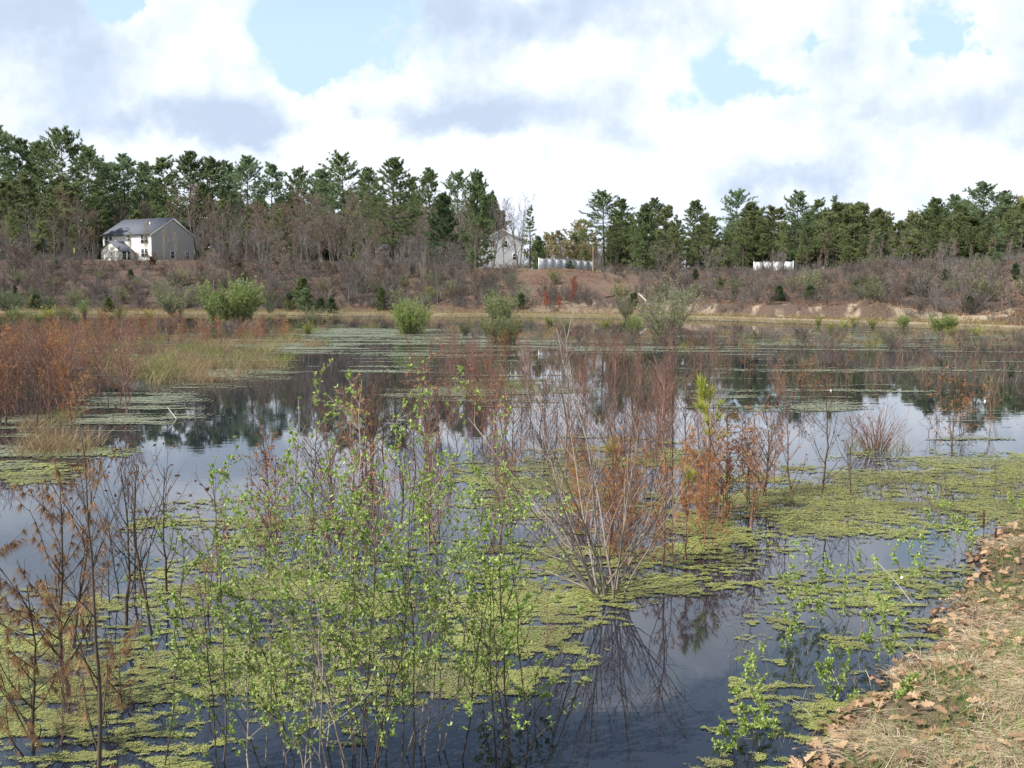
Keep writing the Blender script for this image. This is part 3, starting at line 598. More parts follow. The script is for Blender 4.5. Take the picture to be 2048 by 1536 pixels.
    o = house('shed', 'low grey roofed shed half hidden behind the white fence', (cx, cy + DS * 3, z0), R(6), 6.0, 4, 1.5, 2.3, B['taupe'], B['taupe'], B['shingle2'], .25); o['category'] = 'shed'
    bx('shed_door', (-.5, .5, -2.06, -1.98, -.3, 1.2), B['trim'], o)
def build_fence(label, p0, p1, D0, D1, h, n, base0, base1):
    a, b = atd(p0, base0, D0 * DS), atd(p1, base1, D1 * DS); a[2], b[2] = hz(a[0], a[1]) + .75, hz(b[0], b[1]) + .75; o = link('panel_fence', None, tuple(a)); tag(o, label, 'fence'); d = b - a; Ld = np.hypot(d[0], d[1]); an = math.atan2(d[1], d[0]); o.rotation_euler[2] = an
    for k in range(n + 1):
        x = Ld * k / n; z = d[2] * k / n
        p = link('fence_post', make_mesh('fence_post', [(*cat(box(x - .08, x + .08, -.08, .08, z - 1.2, z + h + .07), box(x - .11, x + .11, -.11, .11, z + h + .072, z + h + .11)), B['vinyl'])]), parent=o)
        if k < n:
            x1, z1 = Ld * (k + 1) / n, d[2] * (k + 1) / n; m = (z + z1) / 2
            pl = cat(box(x + .085, x1 - .085, -.03, .03, m - 1.6, m + h - .12), box(x + .085, x1 - .085, -.055, .055, m + h - .118, m + h), box(x + .085, x1 - .085, -.05, .05, m + .05, m + .16)); link('fence_panel', make_mesh('fence_panel', [(*pl, B['vinyl'])]), parent=o)
build_houses()
build_fence('white vinyl panel fence on the bank top beside the tan pole', 1078, 1191, 152, 170, 1.35, 8, 538, 545)
build_fence('short white fence seen between the pine trunks on the bank top', 1508, 1586, 141, 143, 1.1, 4, 548, 548)
def build_pole():
    p = atd(1186, 546, 166 * DS); z = hz(p[0], p[1]); top = atd(1186, 471, 166 * DS)[2]; o = link('utility_pole', None, (p[0], p[1], z)); tag(o, 'tan wooden utility pole at the end of the white fence', 'pole')
    link('pole', make_mesh('pole', [(*tubes(np.array([[(0, 0, -.5), (.02, 0, 3), (0, 0, top - z)]]), np.array([[.13, .115, .1]]), 8), B['wood'])]), parent=o)
    link('crossarm', make_mesh('crossarm', [(*box(-.45, .45, -.16, -.1, top - z - .5, top - z - .38), B['wood'])]), parent=o)
    p = atd(150, 520, 160 * DS); o = link('marker_post', None, (p[0], p[1], hz(p[0], p[1]))); tag(o, 'yellow marker post standing in brush before the pine wood', 'post')
    link('post', make_mesh('post', [(*box(-.16, .16, -.16, .16, -.4, 2.0), B['yellow'])]), parent=o); link('post_cap', make_mesh('post_cap', [(*box(-.19, .19, -.19, .19, 2.002, 2.1), B['dark'])]), parent=o)
build_pole()

# ------------------------------------------------------------------ trees beyond the pond
W_ = [pine(100 + i, H=20, cs=c, width=w, gap=.95, blade=(.50, .10), nb=6, dens=6, upsw=.22) for i, (c, w) in enumerate([(.28, 6.6), (.34, 5.9), (.24, 6.2), (.36, 7.2), (.28, 5.5), (.26, 7.6)])]
Wd = [pine(130 + i, H=14, cs=.06, width=5.2, gap=.7, drop=.06, dens=6, blade=(.5, .12), nb=6, needle=n) for i, n in enumerate(('youngpine', 'pine'))]
Pp = [pine(150 + i, H=10, cs=c, width=w, kind='pitch', gap=.62, blade=(.36, .095), nb=5, drop=.25, upsw=.5, dens=5) for i, (c, w) in enumerate([(.42, 2.9), (.50, 2.6), (.40, 3.1), (.54, 3.2), (.30, 2.5)])]
Yp = [pine(170 + i, H=4, cs=.03, width=1.7, gap=.32, blade=(.26, .075), drop=.05, needle=n, dens=5) for i, n in enumerate(('youngpine', 'youngpine', 'pitch', 'pine'))]
Bt = [bare_tree(190 + i, 11, budn=b, stems=s, twig=.017, budsize=.17) for i, (b, s) in enumerate([(3, 1), (1, 2), (4, 1), (0, 3), (2, 2), (4, 1), (1, 1)])]
Bp = [bare_tree(210 + i, 10, 'budpale', 7, stems=1 + i % 2, budsize=.3) for i in range(3)]
Br = [bush(230 + i, 2.2, w, 14, 'brushleaf', lv, (.09, .06), 6, 'brush', .012, .45, 1.0, 4, r=.02) for i, (w, lv) in enumerate([(2.2, 0), (2.6, 1), (2.0, 0), (2.8, 1), (2.4, 2), (2.2, 0)])]
Lo = [bush(240 + i, 2.0, 2.4, 9, 'brushleaf', 0, (.09, .06), 5, 'brush', .016, .45, 1.0, 3, r=.024) for i in range(4)]
def height_for(px, py, x, y, D): return atd(px, py, D)[2] - hz(x, y)
def put_tree(name, protos, i, H0, px, ptop, D, label, cat, group, wid=1.0, hmin=2.0):
    D *= DS
    x, y = atd(px, 560, D)[:2]; hh = max(hmin, height_for(px, ptop, x, y, D)); s = hh / H0
    o = plant(name, protos[i % len(protos)], (x, y, hz(x, y) - .1), rng.uniform(0, 6.28), (s * wid, s * wid, s)); tag(o, label, cat, group); return o
# tall white pines of the skyline: px, top py, distance, prototype, width
left_w = [(8, 262, 200, 0, 1.05), (45, 286, 214, 1, 1.1), (88, 290, 205, 2, 1), (132, 270, 196, 3, 1.0), (185, 297, 208, 5, .95), (215, 330, 222, 2, .9), (256, 316, 214, 0, 1.05), (294, 330, 220, 4, .9), (338, 322, 212, 1, 1.1),
          (385, 310, 206, 0, .95), (432, 322, 214, 2, 1), (462, 330, 222, 4, .9), (498, 319, 210, 5, .9), (545, 335, 222, 1, .95), (598, 344, 214, 3, .9), (642, 342, 222, 2, 1.0), (690, 316, 208, 3, 1.0), (738, 342, 196, 0, .95)]
ob = [put_tree('white_pine', W_, k, 20, px, py, D, None, 'pine tree', 'tall white pines along the wood edge', w) for px, py, D, k, w in left_w]
order_labels(ob, 'tall dark white pine, {} from the left of the row behind the cream house')
mid_w = [(786, 320, 172, 2, .95), (824, 360, 214, 1, .85), (860, 343, 206, 0, .85), (914, 350, 200, 3, .85)]
ob = [put_tree('white_pine', W_, k, 20, px, py, D, None, 'pine tree', 'white pines beside the white gabled house', w) for px, py, D, k, w in mid_w]
order_labels(ob, 'white pine, {} of the four between the bare trees and the white gabled house')
right_w = [(1207, 388, 152, 3, 1.15), (1240, 402, 164, 1, 1.1), (1308, 400, 176, 0, .9), (1386, 404, 168, 2, 1.0), (1470, 386, 170, 3, 1.0), (1592, 386, 152, 0, 1.05), (1636, 403, 160, 1, 1.0), (1870, 398, 158, 2, 1.1), (1905, 394, 176, 4, 1.1), (1963, 368, 148, 5, 1.15), (2004, 386, 156, 0, 1.0)]
ob = [put_tree('white_pine', W_, k, 20, px, py, D, None, 'pine tree', 'white pines on the bank beyond the fence', w) for px, py, D, k, w in right_w]
order_labels(ob, 'blue green white pine above the pitch pines, {} from the left beyond the fence')
put_tree('white_pine', Wd, 1, 14, 954, 350, 172, 'tall layered white pine half hiding the white gabled house', 'pine tree', None, .62)
put_tree('white_pine', Wd, 0, 14, 888, 392, 146, 'dense dark green pine with branches to the ground on the bank edge', 'pine tree', None, .80)
put_tree('white_pine', Wd, 1, 14, 1290, 412, 138, 'dense bright green pine branched to the ground beside the tall utility pole', 'pine tree', None, .85)
put_tree('young_pine', Wd, 1, 14, 1076, 474, 160, 'small dense dark pine standing before the white fence', 'pine tree', None, .9)
put_tree('pitch_pine', [pine(165, 12, .22, 1.5, 'pitch', .8, (.26, .06), 4, .3)], 0, 12, 1060, 410, 158, 'narrow sparse pine with open whorls beside the white gabled house', 'pine tree', None, 1.0)
# olive pitch pines
lp = [(20, 372, 176), (60, 352, 182), (105, 402, 170), (150, 372, 180), (205, 384, 206), (238, 420, 208), (276, 425, 206), (30, 430, 160), (90, 446, 166), (150, 450, 164), (505, 420, 190), (448, 405, 196), (560, 430, 182), (330, 432, 200)]
ob = [put_tree('pitch_pine', Pp, i, 10, px, py, D, None, 'pine tree', 'olive pitch pines round the cream house', rng.uniform(.9, 1.25)) for i, (px, py, D) in enumerate(lp)]
order_labels(ob, 'olive green pitch pine, {} from the left among those round the cream house')
rp = [(1222, 455, 158), (1262, 440, 162), (1330, 412, 150), (1352, 440, 142), (1396, 450, 140), (1424, 438, 150), (1452, 462, 138), (1486, 440, 146), (1508, 428, 154), (1525, 470, 138), (1545, 418, 146), (1566, 448, 138), (1612, 455, 136), (1650, 430, 142), (1672, 406, 150), (1706, 416, 148), (1690, 468, 134), (1724, 470, 140),
      (1766, 434, 156), (1792, 442, 148), (1822, 432, 140), (1846, 418, 134), (1862, 450, 128), (1890, 440, 130), (1915, 430, 136), (1938, 455, 126), (1972, 448, 128), (2012, 430, 132), (2040, 410, 138), (1742, 500, 132), (1800, 492, 130), (1470, 492, 132), (1372, 478, 134), (1600, 490, 132), (1170, 500, 176), (1150, 470, 240), (1320, 462, 132)]
ob = [put_tree('pitch_pine', Pp, i * 2 + i // 3, 10, px, py, D, None, 'pine tree', 'olive pitch pines on the bank beyond the fence', rng.uniform(.85, 1.3)) for i, (px, py, D) in enumerate(rp)]
order_labels(ob, 'olive pitch pine on the bank top, {} from the left beyond the white gabled house')
# bare deciduous trees
bt = [(15, 440, 168), (62, 420, 172), (110, 430, 160), (140, 388, 184), (165, 410, 168), (190, 412, 190), (60, 470, 150), (120, 480, 148), (180, 470, 152), (255, 410, 205), (318, 412, 204), (352, 402, 206), (398, 376, 194), (425, 400, 186), (405, 450, 164), (448, 420, 178), (470, 440, 166), (492, 404, 190), (520, 398, 180),
      (545, 420, 168), (575, 402, 182), (602, 388, 176), (620, 420, 164), (648, 396, 178), (672, 400, 170), (690, 388, 180), (712, 420, 166), (735, 430, 172), (755, 446, 160), (505, 460, 156), (560, 462, 152), (640, 462, 150), (700, 470, 148), (590, 470, 156), (805, 430, 184), (828, 436, 190), (850, 420, 196), (905, 400, 172), (930, 410, 180), (440, 470, 158), (770, 500, 148), (820, 480, 160),
      (985, 410, 178), (1008, 420, 196), (1038, 400, 190), (950, 450, 165)]
ob = [put_tree('bare_tree', Bt, i * 3 + i // 4, 11, px, py, D, None, 'bare tree', 'leafless trees along the far bank', rng.uniform(.75, 1.1)) for i, (px, py, D) in enumerate(bt)]
order_labels(ob, 'leafless grey brown tree with reddish buds, {} from the left along the far wood')
br_ = [(1232, 500, 142), (1345, 510, 136), (1420, 510, 134), (1640, 505, 130), (1735, 470, 138), (1760, 480, 128), (1780, 500, 126), (1815, 505, 124), (1905, 480, 122), (1940, 490, 118), (1985, 470, 120), (2020, 480, 118), (2035, 500, 112), (1860, 500, 122), (1190, 500, 160)]
ob = [put_tree('bare_tree', Bt, i * 2 + 3, 11, px, py, D, None, 'bare tree', 'leafless trees under the pitch pines', rng.uniform(.45, .7)) for i, (px, py, D) in enumerate(br_)]
order_labels(ob, 'small leafless tree under the pitch pines, {} from the left beyond the fence')
bp = [(1098, 470, 262), (1128, 462, 255), (1150, 455, 270), (1172, 462, 250), (1112, 490, 240), (1140, 490, 236), (1722, 420, 205), (1740, 428, 200), (1758, 440, 196), (2036, 402, 190), (1690, 440, 214), (1165, 496, 226), (1085, 500, 250), (1800, 425, 210)]
ob = [put_tree('budding_tree', Bp, i, 10, px, py, D, None, 'tree', 'pale budding trees in the distance', rng.uniform(.9, 1.3)) for i, (px, py, D) in enumerate(bp)]
order_labels(ob, 'pale tan budding tree far behind, {} from the left of those beyond the fence')
def mesh_vf(me):
    co = np.empty(len(me.vertices) * 3, np.float32); me.vertices.foreach_get('co', co); fi = np.empty(len(me.loops), np.int32); me.loops.foreach_get('vertex_index', fi); return co.reshape(-1, 3).astype(float), fi
def merged(name, spots_, protos, H0, label, cat_, g, hr):
    # a far-off mass that reads as one: copies of the tree shapes joined into one object
    acc = {}
    for x, y in spots_:
        pr = protos[g.integers(len(protos))]; a = g.uniform(0, 6.28); s = g.uniform(*hr) * DS / H0; c_, s_ = math.cos(a), math.sin(a); z = hz(x, y)
        for me in pr.values():
            co, fi = mesh_vf(me); co = np.stack([co[:, 0] * c_ - co[:, 1] * s_, co[:, 0] * s_ + co[:, 1] * c_, co[:, 2]], 1) * s + np.array([x, y, z]); n0 = 0
            mi = np.empty(len(me.polygons), np.int32); me.polygons.foreach_get('material_index', mi); lt = np.empty(len(me.polygons), np.int32); me.polygons.foreach_get('loop_total', lt); ls = np.cumsum(lt) - lt
            for q, m in enumerate(me.materials):
                for k in (3, 4):
                    sel = (mi == q) & (lt == k)
                    if sel.any():
                        f = fi[ls[sel][:, None] + np.arange(k)]; u, inv = np.unique(f, return_inverse=True); acc.setdefault((m.name, k), (m, []))[1].append((co[u], inv.reshape(f.shape)))
    tag(link(name, make_mesh(name, [(*cat(*v), m) for m, v in acc.values()])), label, cat_, kind='stuff')
g = np.random.default_rng(77)
def far_spots(n, pxr, D0, D1):
    out = []
    for k in range(n):
        px = g.uniform(*pxr); D = g.uniform(D0, D1); 
        if 185 < px < 400 and D < 204: D = g.uniform(205, 225)
        out.append(tuple(atd(px, 560, D * DS)[:2]))
    return out
Wl = [pine(400 + i, H=20, cs=.12, width=5.6, gap=1.3, blade=(.9, .26), nb=6, dens=4) for i in range(3)]
Pl_ = [pine(410 + i, H=10, cs=.12, width=2.9, kind='pitch', gap=.8, blade=(.6, .19), nb=5, dens=4) for i in range(3)]
merged('distant_pine_wood', far_spots(120, (-420, 1000), 226, 300), Wl, 20, 'solid dark pine wood filling in behind the tall pine row', 'woods', g, (13, 20))
merged('distant_pitch_wood', far_spots(150, (1225, 2500), 158, 225), Pl_, 10, 'olive pine wood filling in behind the pitch pines', 'woods', g, (7, 10.5))
merged('distant_bare_wood', far_spots(70, (-300, 930), 172, 222), Bt, 11, 'grey leafless wood filling in between the tree trunks', 'woods', g, (8, 12))
merged('distant_bare_thicket', far_spots(22, (1240, 2400), 140, 170), Bt, 11, 'grey leafless thicket between the pitch pine trunks', 'woods', g, (3, 5.5))
merged('distant_pale_wood', far_spots(46, (1040, 1235), 235, 300), [*Bp, *Bt], 10, 'pale hazy budding wood behind the white fence', 'woods', g, (4.5, 7.5))
merged('distant_understory', far_spots(150, (-400, 900), 188, 250) + far_spots(130, (1230, 2400), 142, 200), [*Lo, *Yp], 3, 'low dim understory beneath the far woods', 'undergrowth', g, (2.2, 5.0))
merged('distant_scrub', far_spots(90, (1030, 1240), 178, 240), Lo, 3, 'pale brown scrub behind the white fence', 'undergrowth', g, (2.0, 4.2))

# young pines and evergreen shrubs on the slope: px, base py guess by distance, top py
yp = [(28, 582, 128), (70, 590, 120), (215, 596, 112), (112, 566, 140), (262, 575, 134), (578, 588, 112), (604, 560, 116), (612, 580, 110), (640, 596, 108), (662, 596, 106), (762, 578, 110), (715, 570, 124), (868, 545, 128), (1042, 588, 106), (985, 588, 104), (1140, 522, 160), (1268, 585, 104), (1390, 560, 120),
      (1712, 585, 92), (1730, 535, 118), (1826, 585, 88), (1848, 582, 86), (1982, 525, 98), (1992, 552, 92), (1940, 606, 76), (1800, 520, 120), (1745, 560, 108), (1620, 600, 92), (1560, 606, 92), (1890, 590, 90), (560, 545, 140), (480, 560, 136), (660, 540, 136), (700, 530, 140), (1440, 580, 108), (1425, 520, 132), (1660, 520, 128), (2030, 588, 84)]
ob = [put_tree('young_pine', Yp, i, 4, px, py, D, None, 'young pine', 'young pines dotted over the bank', rng.uniform(.9, 1.3), 1.6) for i, (px, py, D) in enumerate(yp)]
order_labels(ob, 'small bushy young pine on the brown bank, {} from the left')
g = np.random.default_rng(66); Sl = [bare_tree(340 + i, 5, budn=b, stems=1 + i % 3, twig=.011, budsize=.1) for i, b in enumerate((0, 1, 0, 2))]
for a, b, where, n in ((0, 330, 'below the cream house', 30), (330, 620, 'below the bare wood', 32), (620, 880, 'below the tall dark pine', 24), (870, 960, 'below the tall layered pine', 6), (1280, 1500, 'behind the open olive shrub', 5), (1500, 1760, 'above the sand cut', 6), (1760, 2060, 'above the sand track', 14)):
    for k in range(n):
        px = g.uniform(a, b); r = foot_of(px) + g.uniform(5, 34); q = math.atan((px - 1024) / F); x, y = r * math.sin(q), r * math.cos(q); s = g.uniform(.7, 1.35) * (.6 if 200 < px < 395 or px > 1480 else 1); o = plant('bare_tree', Sl[g.integers(4)], (x, y, hz(x, y)), g.uniform(0, 6.28), (s * .9, s * .9, s)); tag(o, f'slim young leafless tree on the bank {where}', 'bare tree', f'slim young bare trees on the bank {where}')
# brush on the slope
def on_bank(n, pxr, tmin, tmax, g):
    out = []
    while len(out) < n:
        px = g.uniform(*pxr); t = g.uniform(tmin, tmax); tr = t * 1.15; r = foot_of(px) + tr; a = math.atan((px - 1024) / F); x, y = r * math.sin(a), r * math.cos(a); sandy = 1480 < px < 1780 and t < 4 or 1150 < px < 1270 and 5 < t < 16 or px > 1960 and t < 14
        if sandy and g.uniform() > .45: continue
        if (1030 < px < 1205 and t > 13) or (195 < px < 400 and t > 22 and g.uniform() > .25) or (1495 < px < 1600 and t > 46) or (950 < px < 1035 and t > 32): continue
        out.append((x, y, px))
    return out
g = np.random.default_rng(61); AREA = [(0, 330, 'below the cream house'), (330, 620, 'below the bare wood'), (620, 880, 'below the tall dark pine'), (880, 1180, 'below the white gabled house'), (1180, 1500, 'beside the pale slide scar'), (1500, 1760, 'above the sand cut'), (1760, 2060, 'near the sand track')]
for a, b, where in AREA:
    n = int((b - a) / 2060 * 290)
    for x, y, px in on_bank(n, (a, b), 1.5, 40, g):
        s = g.uniform(.6, 1.38) * np.interp(math.hypot(x, y) - foot_of(px), [0, 10, 26, 40], [.7, 1.1, .9, .65]) * (.78 if px > 1200 else 1); o = plant('brush_shrub', Br[g.integers(len(Br))], (x, y, hz(x, y)), g.uniform(0, 6.28), s); tag(o, f'twiggy leafless brown shrub in the brush on the bank {where}', 'shrub', f'brown brush on the bank {where}')
def merged_brush():
    V, P = [], []; g = np.random.default_rng(62); parts = {}
    for x, y, px in on_bank(2500, (-260, 2300), 0.5, 50, g):
        for me in (Lo[g.integers(len(Lo))]['bush'],):
            co = np.empty(len(me.vertices) * 3, np.float32); me.vertices.foreach_get('co', co); co = co.reshape(-1, 3); fi = np.empty(len(me.loops), np.int32); me.loops.foreach_get('vertex_index', fi)
            a = g.uniform(0, 6.28); s = g.uniform(.35, 1.12) * np.interp(math.hypot(x, y) - foot_of(px), [0, 10, 28, 50], [.7, 1, .9, .7]) * (.78 if px > 1200 else 1); c_, s_ = math.cos(a), math.sin(a); co = np.stack([co[:, 0] * c_ - co[:, 1] * s_, co[:, 0] * s_ + co[:, 1] * c_, co[:, 2]], 1) * s + np.array([x, y, hz(x, y)])
            V.append((co, fi.reshape(-1, 4)))
    tag(link('undergrowth', make_mesh('undergrowth', [(*cat(*V), M['brush'])])), 'tangled brown undergrowth covering the far bank', 'undergrowth', kind='stuff')
merged_brush()
# dry leaf and grass flecks on the bank floor
def bank_litter():
    g = np.random.default_rng(63); n = 60000; px = g.uniform(-200, 2250, n); r = foot_of(px) + g.uniform(-2, 45, n); a = np.arctan((px - 1024) / F); x, y = r * np.sin(a), r * np.cos(a); p = np.stack([x, y, height(x, y) + .02], 1)
    k = fbm(x / 4, y / 4, 3, 71) > .45; p = p[k]; d = g.normal(0, 1, p.shape); d[:, 2] = np.abs(d[:, 2]) * .8
    tag(link('leaf_litter', make_mesh('leaf_litter', [(*blades(g, p, d, g.uniform(.12, .38, len(p)), .1), M['brushleaf'])])), 'rust brown leaf litter and dead ferns over the far bank', 'leaf litter', kind='stuff')
bank_litter()
# one rusty oak that kept its leaves, reddish maples, pale birches, a fallen log
put_tree('oak_tree', [bare_tree(301, 6, 'brushleaf', 9, stems=2, budsize=.22)], 0, 6, 308, 530, 138, 'rusty brown small oak still holding dry leaves below the cream house', 'tree', None, 1.15)
for px, py, D, lab in ((1146, 556, 104, 'tall slim red budding maple sapling before the slide scar'), (1092, 580, 103, 'low red budding maple beside the olive shrub on the bank foot'), (1118, 590, 101, 'small red budding maple between two others at the bank foot')):
    put_tree('maple_sapling', [bare_tree(310 + px, 5, 'reddish', 4, stems=1, budsize=.12, wood='redtwig')], 0, 5, px, py, D, lab, 'maple tree', None, .8)
for px, py, D, lab in ((848, 505, 122, 'slim pale birch pole rising above the round green willow'), (330, 452, 150, 'slim pale stemmed birch before the taupe gable wall'), (352, 470, 156, 'shorter slim birch near the far edge of the taupe gable wall'), (296, 446, 152, 'slim birch before the near corner of the cream house'), (262, 460, 150, 'slim birch before the entry wing of the cream house'), (905 + 850, 560, 112, 'white barked birch leaning out of the bank brush')):
    put_tree('birch_tree', [bare_tree(330 + px, 8, 'budpale', 1, wood='greytwig', spread=.45)], 0, 8, px, py, D, lab, 'birch tree', None, .55)
def log(name, label, p0, D0, p1, D1, r, m):
    a, b = atd(*p0, D0), atd(*p1, D1); a[2] = max(a[2], hz(a[0], a[1])); P = stalk(a, b, 6, np.array([0, 0, .015]) * np.linalg.norm(b - a), r * .15)[None]; o = link(name, make_mesh(name, [(*tubes(P, (r * np.linspace(1, .6, 6))[None], 6), M[m])])); tag(o, label, 'log')
log('fallen_log', 'white fallen birch log slanting down the bank behind the olive willow', (1278, 588), 112 * DS, (1299, 611), 104 * DS, .14, 'birchlog')
log('fallen_log', 'dark fallen log lying across the slide scar', (1178, 568), 122 * DS, (1238, 590), 116 * DS, .16, 'darktwig')
log('fallen_log', 'small dark log lying below the slide scar', (1210, 600), 112 * DS, (1262, 588), 114 * DS, .12, 'darktwig')

# ------------------------------------------------------------------ willows and shrubs at the far waterline
def put_bush(name, me, px, pbase, ptop, H0, label, cat, group=None, wid=1.0, z=0.0):
    p = ground(px, pbase, z); x, y = p[0], p[1]; z0 = max(hz(x, y), -.05); hh = atd(px, ptop, y)[2] - z0; s = hh / H0
    o = plant(name, me, (x, y, z0), rng.uniform(0, 6.28), (s * wid, s * wid, s)); tag(o, label, cat, group); return o
Wi = [bush(500 + i, 3.0, w, 80, m, 14, (.20, .055), 7, 'brush', .006, .8, 1.1, 0, .014, .6, .0) for i, (w, m) in enumerate([(3.2, 'willow'), (3.4, 'willow'), (3.0, 'willowgrey'), (3.4, 'willowgrey')])]
Wg = [bush(520 + i, 3.0, 3.2, 34, 'willowgrey', n + 2, (.13, .05), 7, 'brush', .008, .5, 1.2, 3, .02) for i, n in enumerate((2, 3))]
for px, pb, pt, pr, w, lab in ((465, 648, 558, Wi[0], 1.2, 'large bright green willow dome behind the marsh grass'), (822, 668, 598, Wi[1], 1.0, 'round bright green willow standing at the head of the open channel'),
        (352, 640, 562, Wg[1], 1.0, 'grey green twiggy willow beside the large bright green willow'), (1000, 640, 588, Wi[2], 1.2, 'pale green willow behind another on the far waterline'), (1002, 690, 628, Wi[3], 1.05, 'soft pale green willow standing in water at mid pond'),
        (1338, 690, 568, Wg[0], .85, 'tall open olive shrub with bare forked stems in the far shallows'), (1268, 672, 630, Wi[1], .7, 'small bright green willow beside the open olive shrub'), (1886, 664, 628, Wi[0], 1.25, 'low spreading green willow beside the sand track'),
        (1806, 656, 630, Wi[1], .9, 'small green willow just before the sand track'), (628, 652, 612, Wg[1], .8, 'small olive grey willow before the brown bank'), (1255, 640, 600, Wg[0], .9, 'thin grey green shrub behind the open olive shrub'),
        (268, 622, 580, Wi[2], .7, 'small grey green shrub at the foot of the bank below the cream house'), (930, 672, 640, Wg[1], .9, 'low olive shrub between the two pale willows and the round one'), (1130, 668, 636, Wg[0], 1.0, 'thin grey shrub in the far shallows before the slide scar')):
    put_bush('willow_bush', pr, px, pb, pt, 3.0, lab, 'willow bush', None, w)
Ye = [bush(540 + i, 1.0, 1.0, 26, 'yellowgreen', 7, (.09, .03), 4, 'brush', .006) for i in range(2)]
ob = [put_bush('yellow_shrub', Ye[i % 2], px, pb, pt, 1.0, None, 'shrub', 'yellow green shrubs along the far waterline', w) for i, (px, pb, pt, w) in enumerate([(1212, 662, 634, 1.0), (1636, 652, 630, .8), (1690, 660, 638, 1.3), (1708, 654, 632, 1.0), (1745, 656, 636, 1.1), (1100, 650, 630, 1.4), (1060, 652, 634, 1.2), (615, 668, 640, 1.0), (1900, 672, 654, 1.5), (1950, 672, 652, 1.6), (100, 640, 612, 1.4), (300, 640, 616, 1.0), (1660, 664, 644, 1.0), (1240, 660, 640, .8)])]
order_labels(ob, 'small yellow green shrub, {} from the left along the far waterline')
Gb = [bush(550 + i, 1.6, 2.0, 30, m, 7, (.14, .05), 5, 'brush', .007) for i, m in enumerate(('youngpine', 'sedgegreen', 'willow'))]
ob = [put_bush('green_shrub', Gb[i % 3], px, pb, pt, 1.6, None, 'shrub', 'low green shrubs at the foot of the wooded bank', w) for i, (px, pb, pt, w) in enumerate([(20, 628, 585, 1.2), (60, 625, 592, 1.0), (40, 645, 612, 1.3), (95, 628, 596, 1.1), (130, 640, 610, 1.1), (170, 632, 600, 1.0), (215, 620, 596, 1.0), (8, 665, 630, 1.3), (70, 655, 625, 1.0), (540, 630, 604, .9), (582, 628, 598, 1.0), (610, 624, 592, 1.0), (150, 655, 628, 1.0), (240, 640, 612, .9), (1010, 622, 592, .9), (1850, 640, 600, .7)])]
order_labels(ob, 'low dark green shrub, {} from the left at the foot of the bank')
g = np.random.default_rng(67); GS_ = [bush(553 + i, 1.6, 2.0, 24, m, 5, (.15, .055), 5, 'brush', .007) for i, m in enumerate(('pitch', 'sedgegreen', 'willowgrey', 'pine'))]
for a, b, where, n in ((-40, 420, 'below the cream house', 20), (420, 880, 'below the bare wood', 16), (880, 1480, 'below the white fence', 12), (1480, 2060, 'above the sand cut', 14)):
    for k in range(n):
        px = g.uniform(a, b); r = foot_of(px) + g.uniform(2, 26); q = math.atan((px - 1024) / F); x, y = r * math.sin(q), r * math.cos(q); o = plant('olive_shrub', GS_[g.integers(4)], (x, y, hz(x, y)), g.uniform(0, 6.28), g.uniform(.85, 1.8)); tag(o, f'olive green shrub among the brown brush on the bank {where}', 'shrub', f'olive shrubs on the bank {where}')
# grey fallen brush heap
hp = ground(470, 652); put = bush(560, 1.2, 5.0, 46, None, 0, (.1, .03), 4, 'greytwig', .010, .05, 1.2, 2, .02); o = plant('brush_heap', put, (hp[0], hp[1], hz(hp[0], hp[1])), .4, (1, .7, 1.0)); tag(o, 'pale grey heap of fallen branches under the large bright green willow', 'brush heap')

# ------------------------------------------------------------------ flooded saplings, reeds and sedge
def dead(i, kind):
    r = 600 + i
    if kind == 'rust': return sapling(r, 1.6, 'redtwig', 6, 4, .7, .42, 3, (.12, .012, 7), 'rust', .3, 3, .6, twig=.0035, r=.013)
    if kind == 'orange': return sapling(r, 1.3, 'redtwig', 6, 4, .8, .42, 3, (.11, .006, 11), 'orange', .1, 3, .4, twig=.0028, r=.011, t0=.08)
    if kind == 'red': return sapling(r, 1.6, 'redtwig', 7, 4, .6, .46, 0, sub=5, up=.6, twig=.0034, r=.011, leaves=0)
    if kind == 'bare': return sapling(r, 1.6, 'darktwig', 5, 3, .75, .42, 0, sub=3, up=.5, twig=.004, r=.012, leaves=1)
    if kind == 'leafy': return sapling(r, 1.6, 'redtwig', 6, 3, .75, .45, 1, (.10, .014, 4), 'rust', .4, 3, .4, twig=.0035, leaves=2, r=.011)
SP = {k: [dead(20 * j + i, k) for i in range(6)] for j, k in enumerate(('rust', 'red', 'bare', 'leafy', 'orange'))}
NAME = dict(orange='dead_pine_sapling', rust='dead_pine_sapling', red='red_twig_sapling', bare='bare_sapling', leafy='dry_leaf_sapling')
DESC = dict(orange='low dead sapling full of orange needles', rust='dead sapling hung with rust brown needles', red='leafless sapling with fine reddish twigs', bare='slim dark bare sapling', leafy='twiggy sapling with shrivelled brown leaves')
TS = [tussock(700 + i, .8, .9, 90, m, .016) for i, m in enumerate(('sedge', 'sedge', 'sedgegreen', 'sedge'))]; RD = [tussock(710 + i, 1.0, .8, 18, 'sedge', .011, .2) for i in range(3)]
def in_poly(g, poly, n):
    P = np.array(poly, float); lo, hi = P.min(0), P.max(0); out = []
    while len(out) < n:
        q = g.uniform(lo, hi, (200, 2)); k = sdist(q[:, 0], q[:, 1], P) > 0; out += [tuple(v) for v in q[k]]
    return out[:n]
g = np.random.default_rng(81)
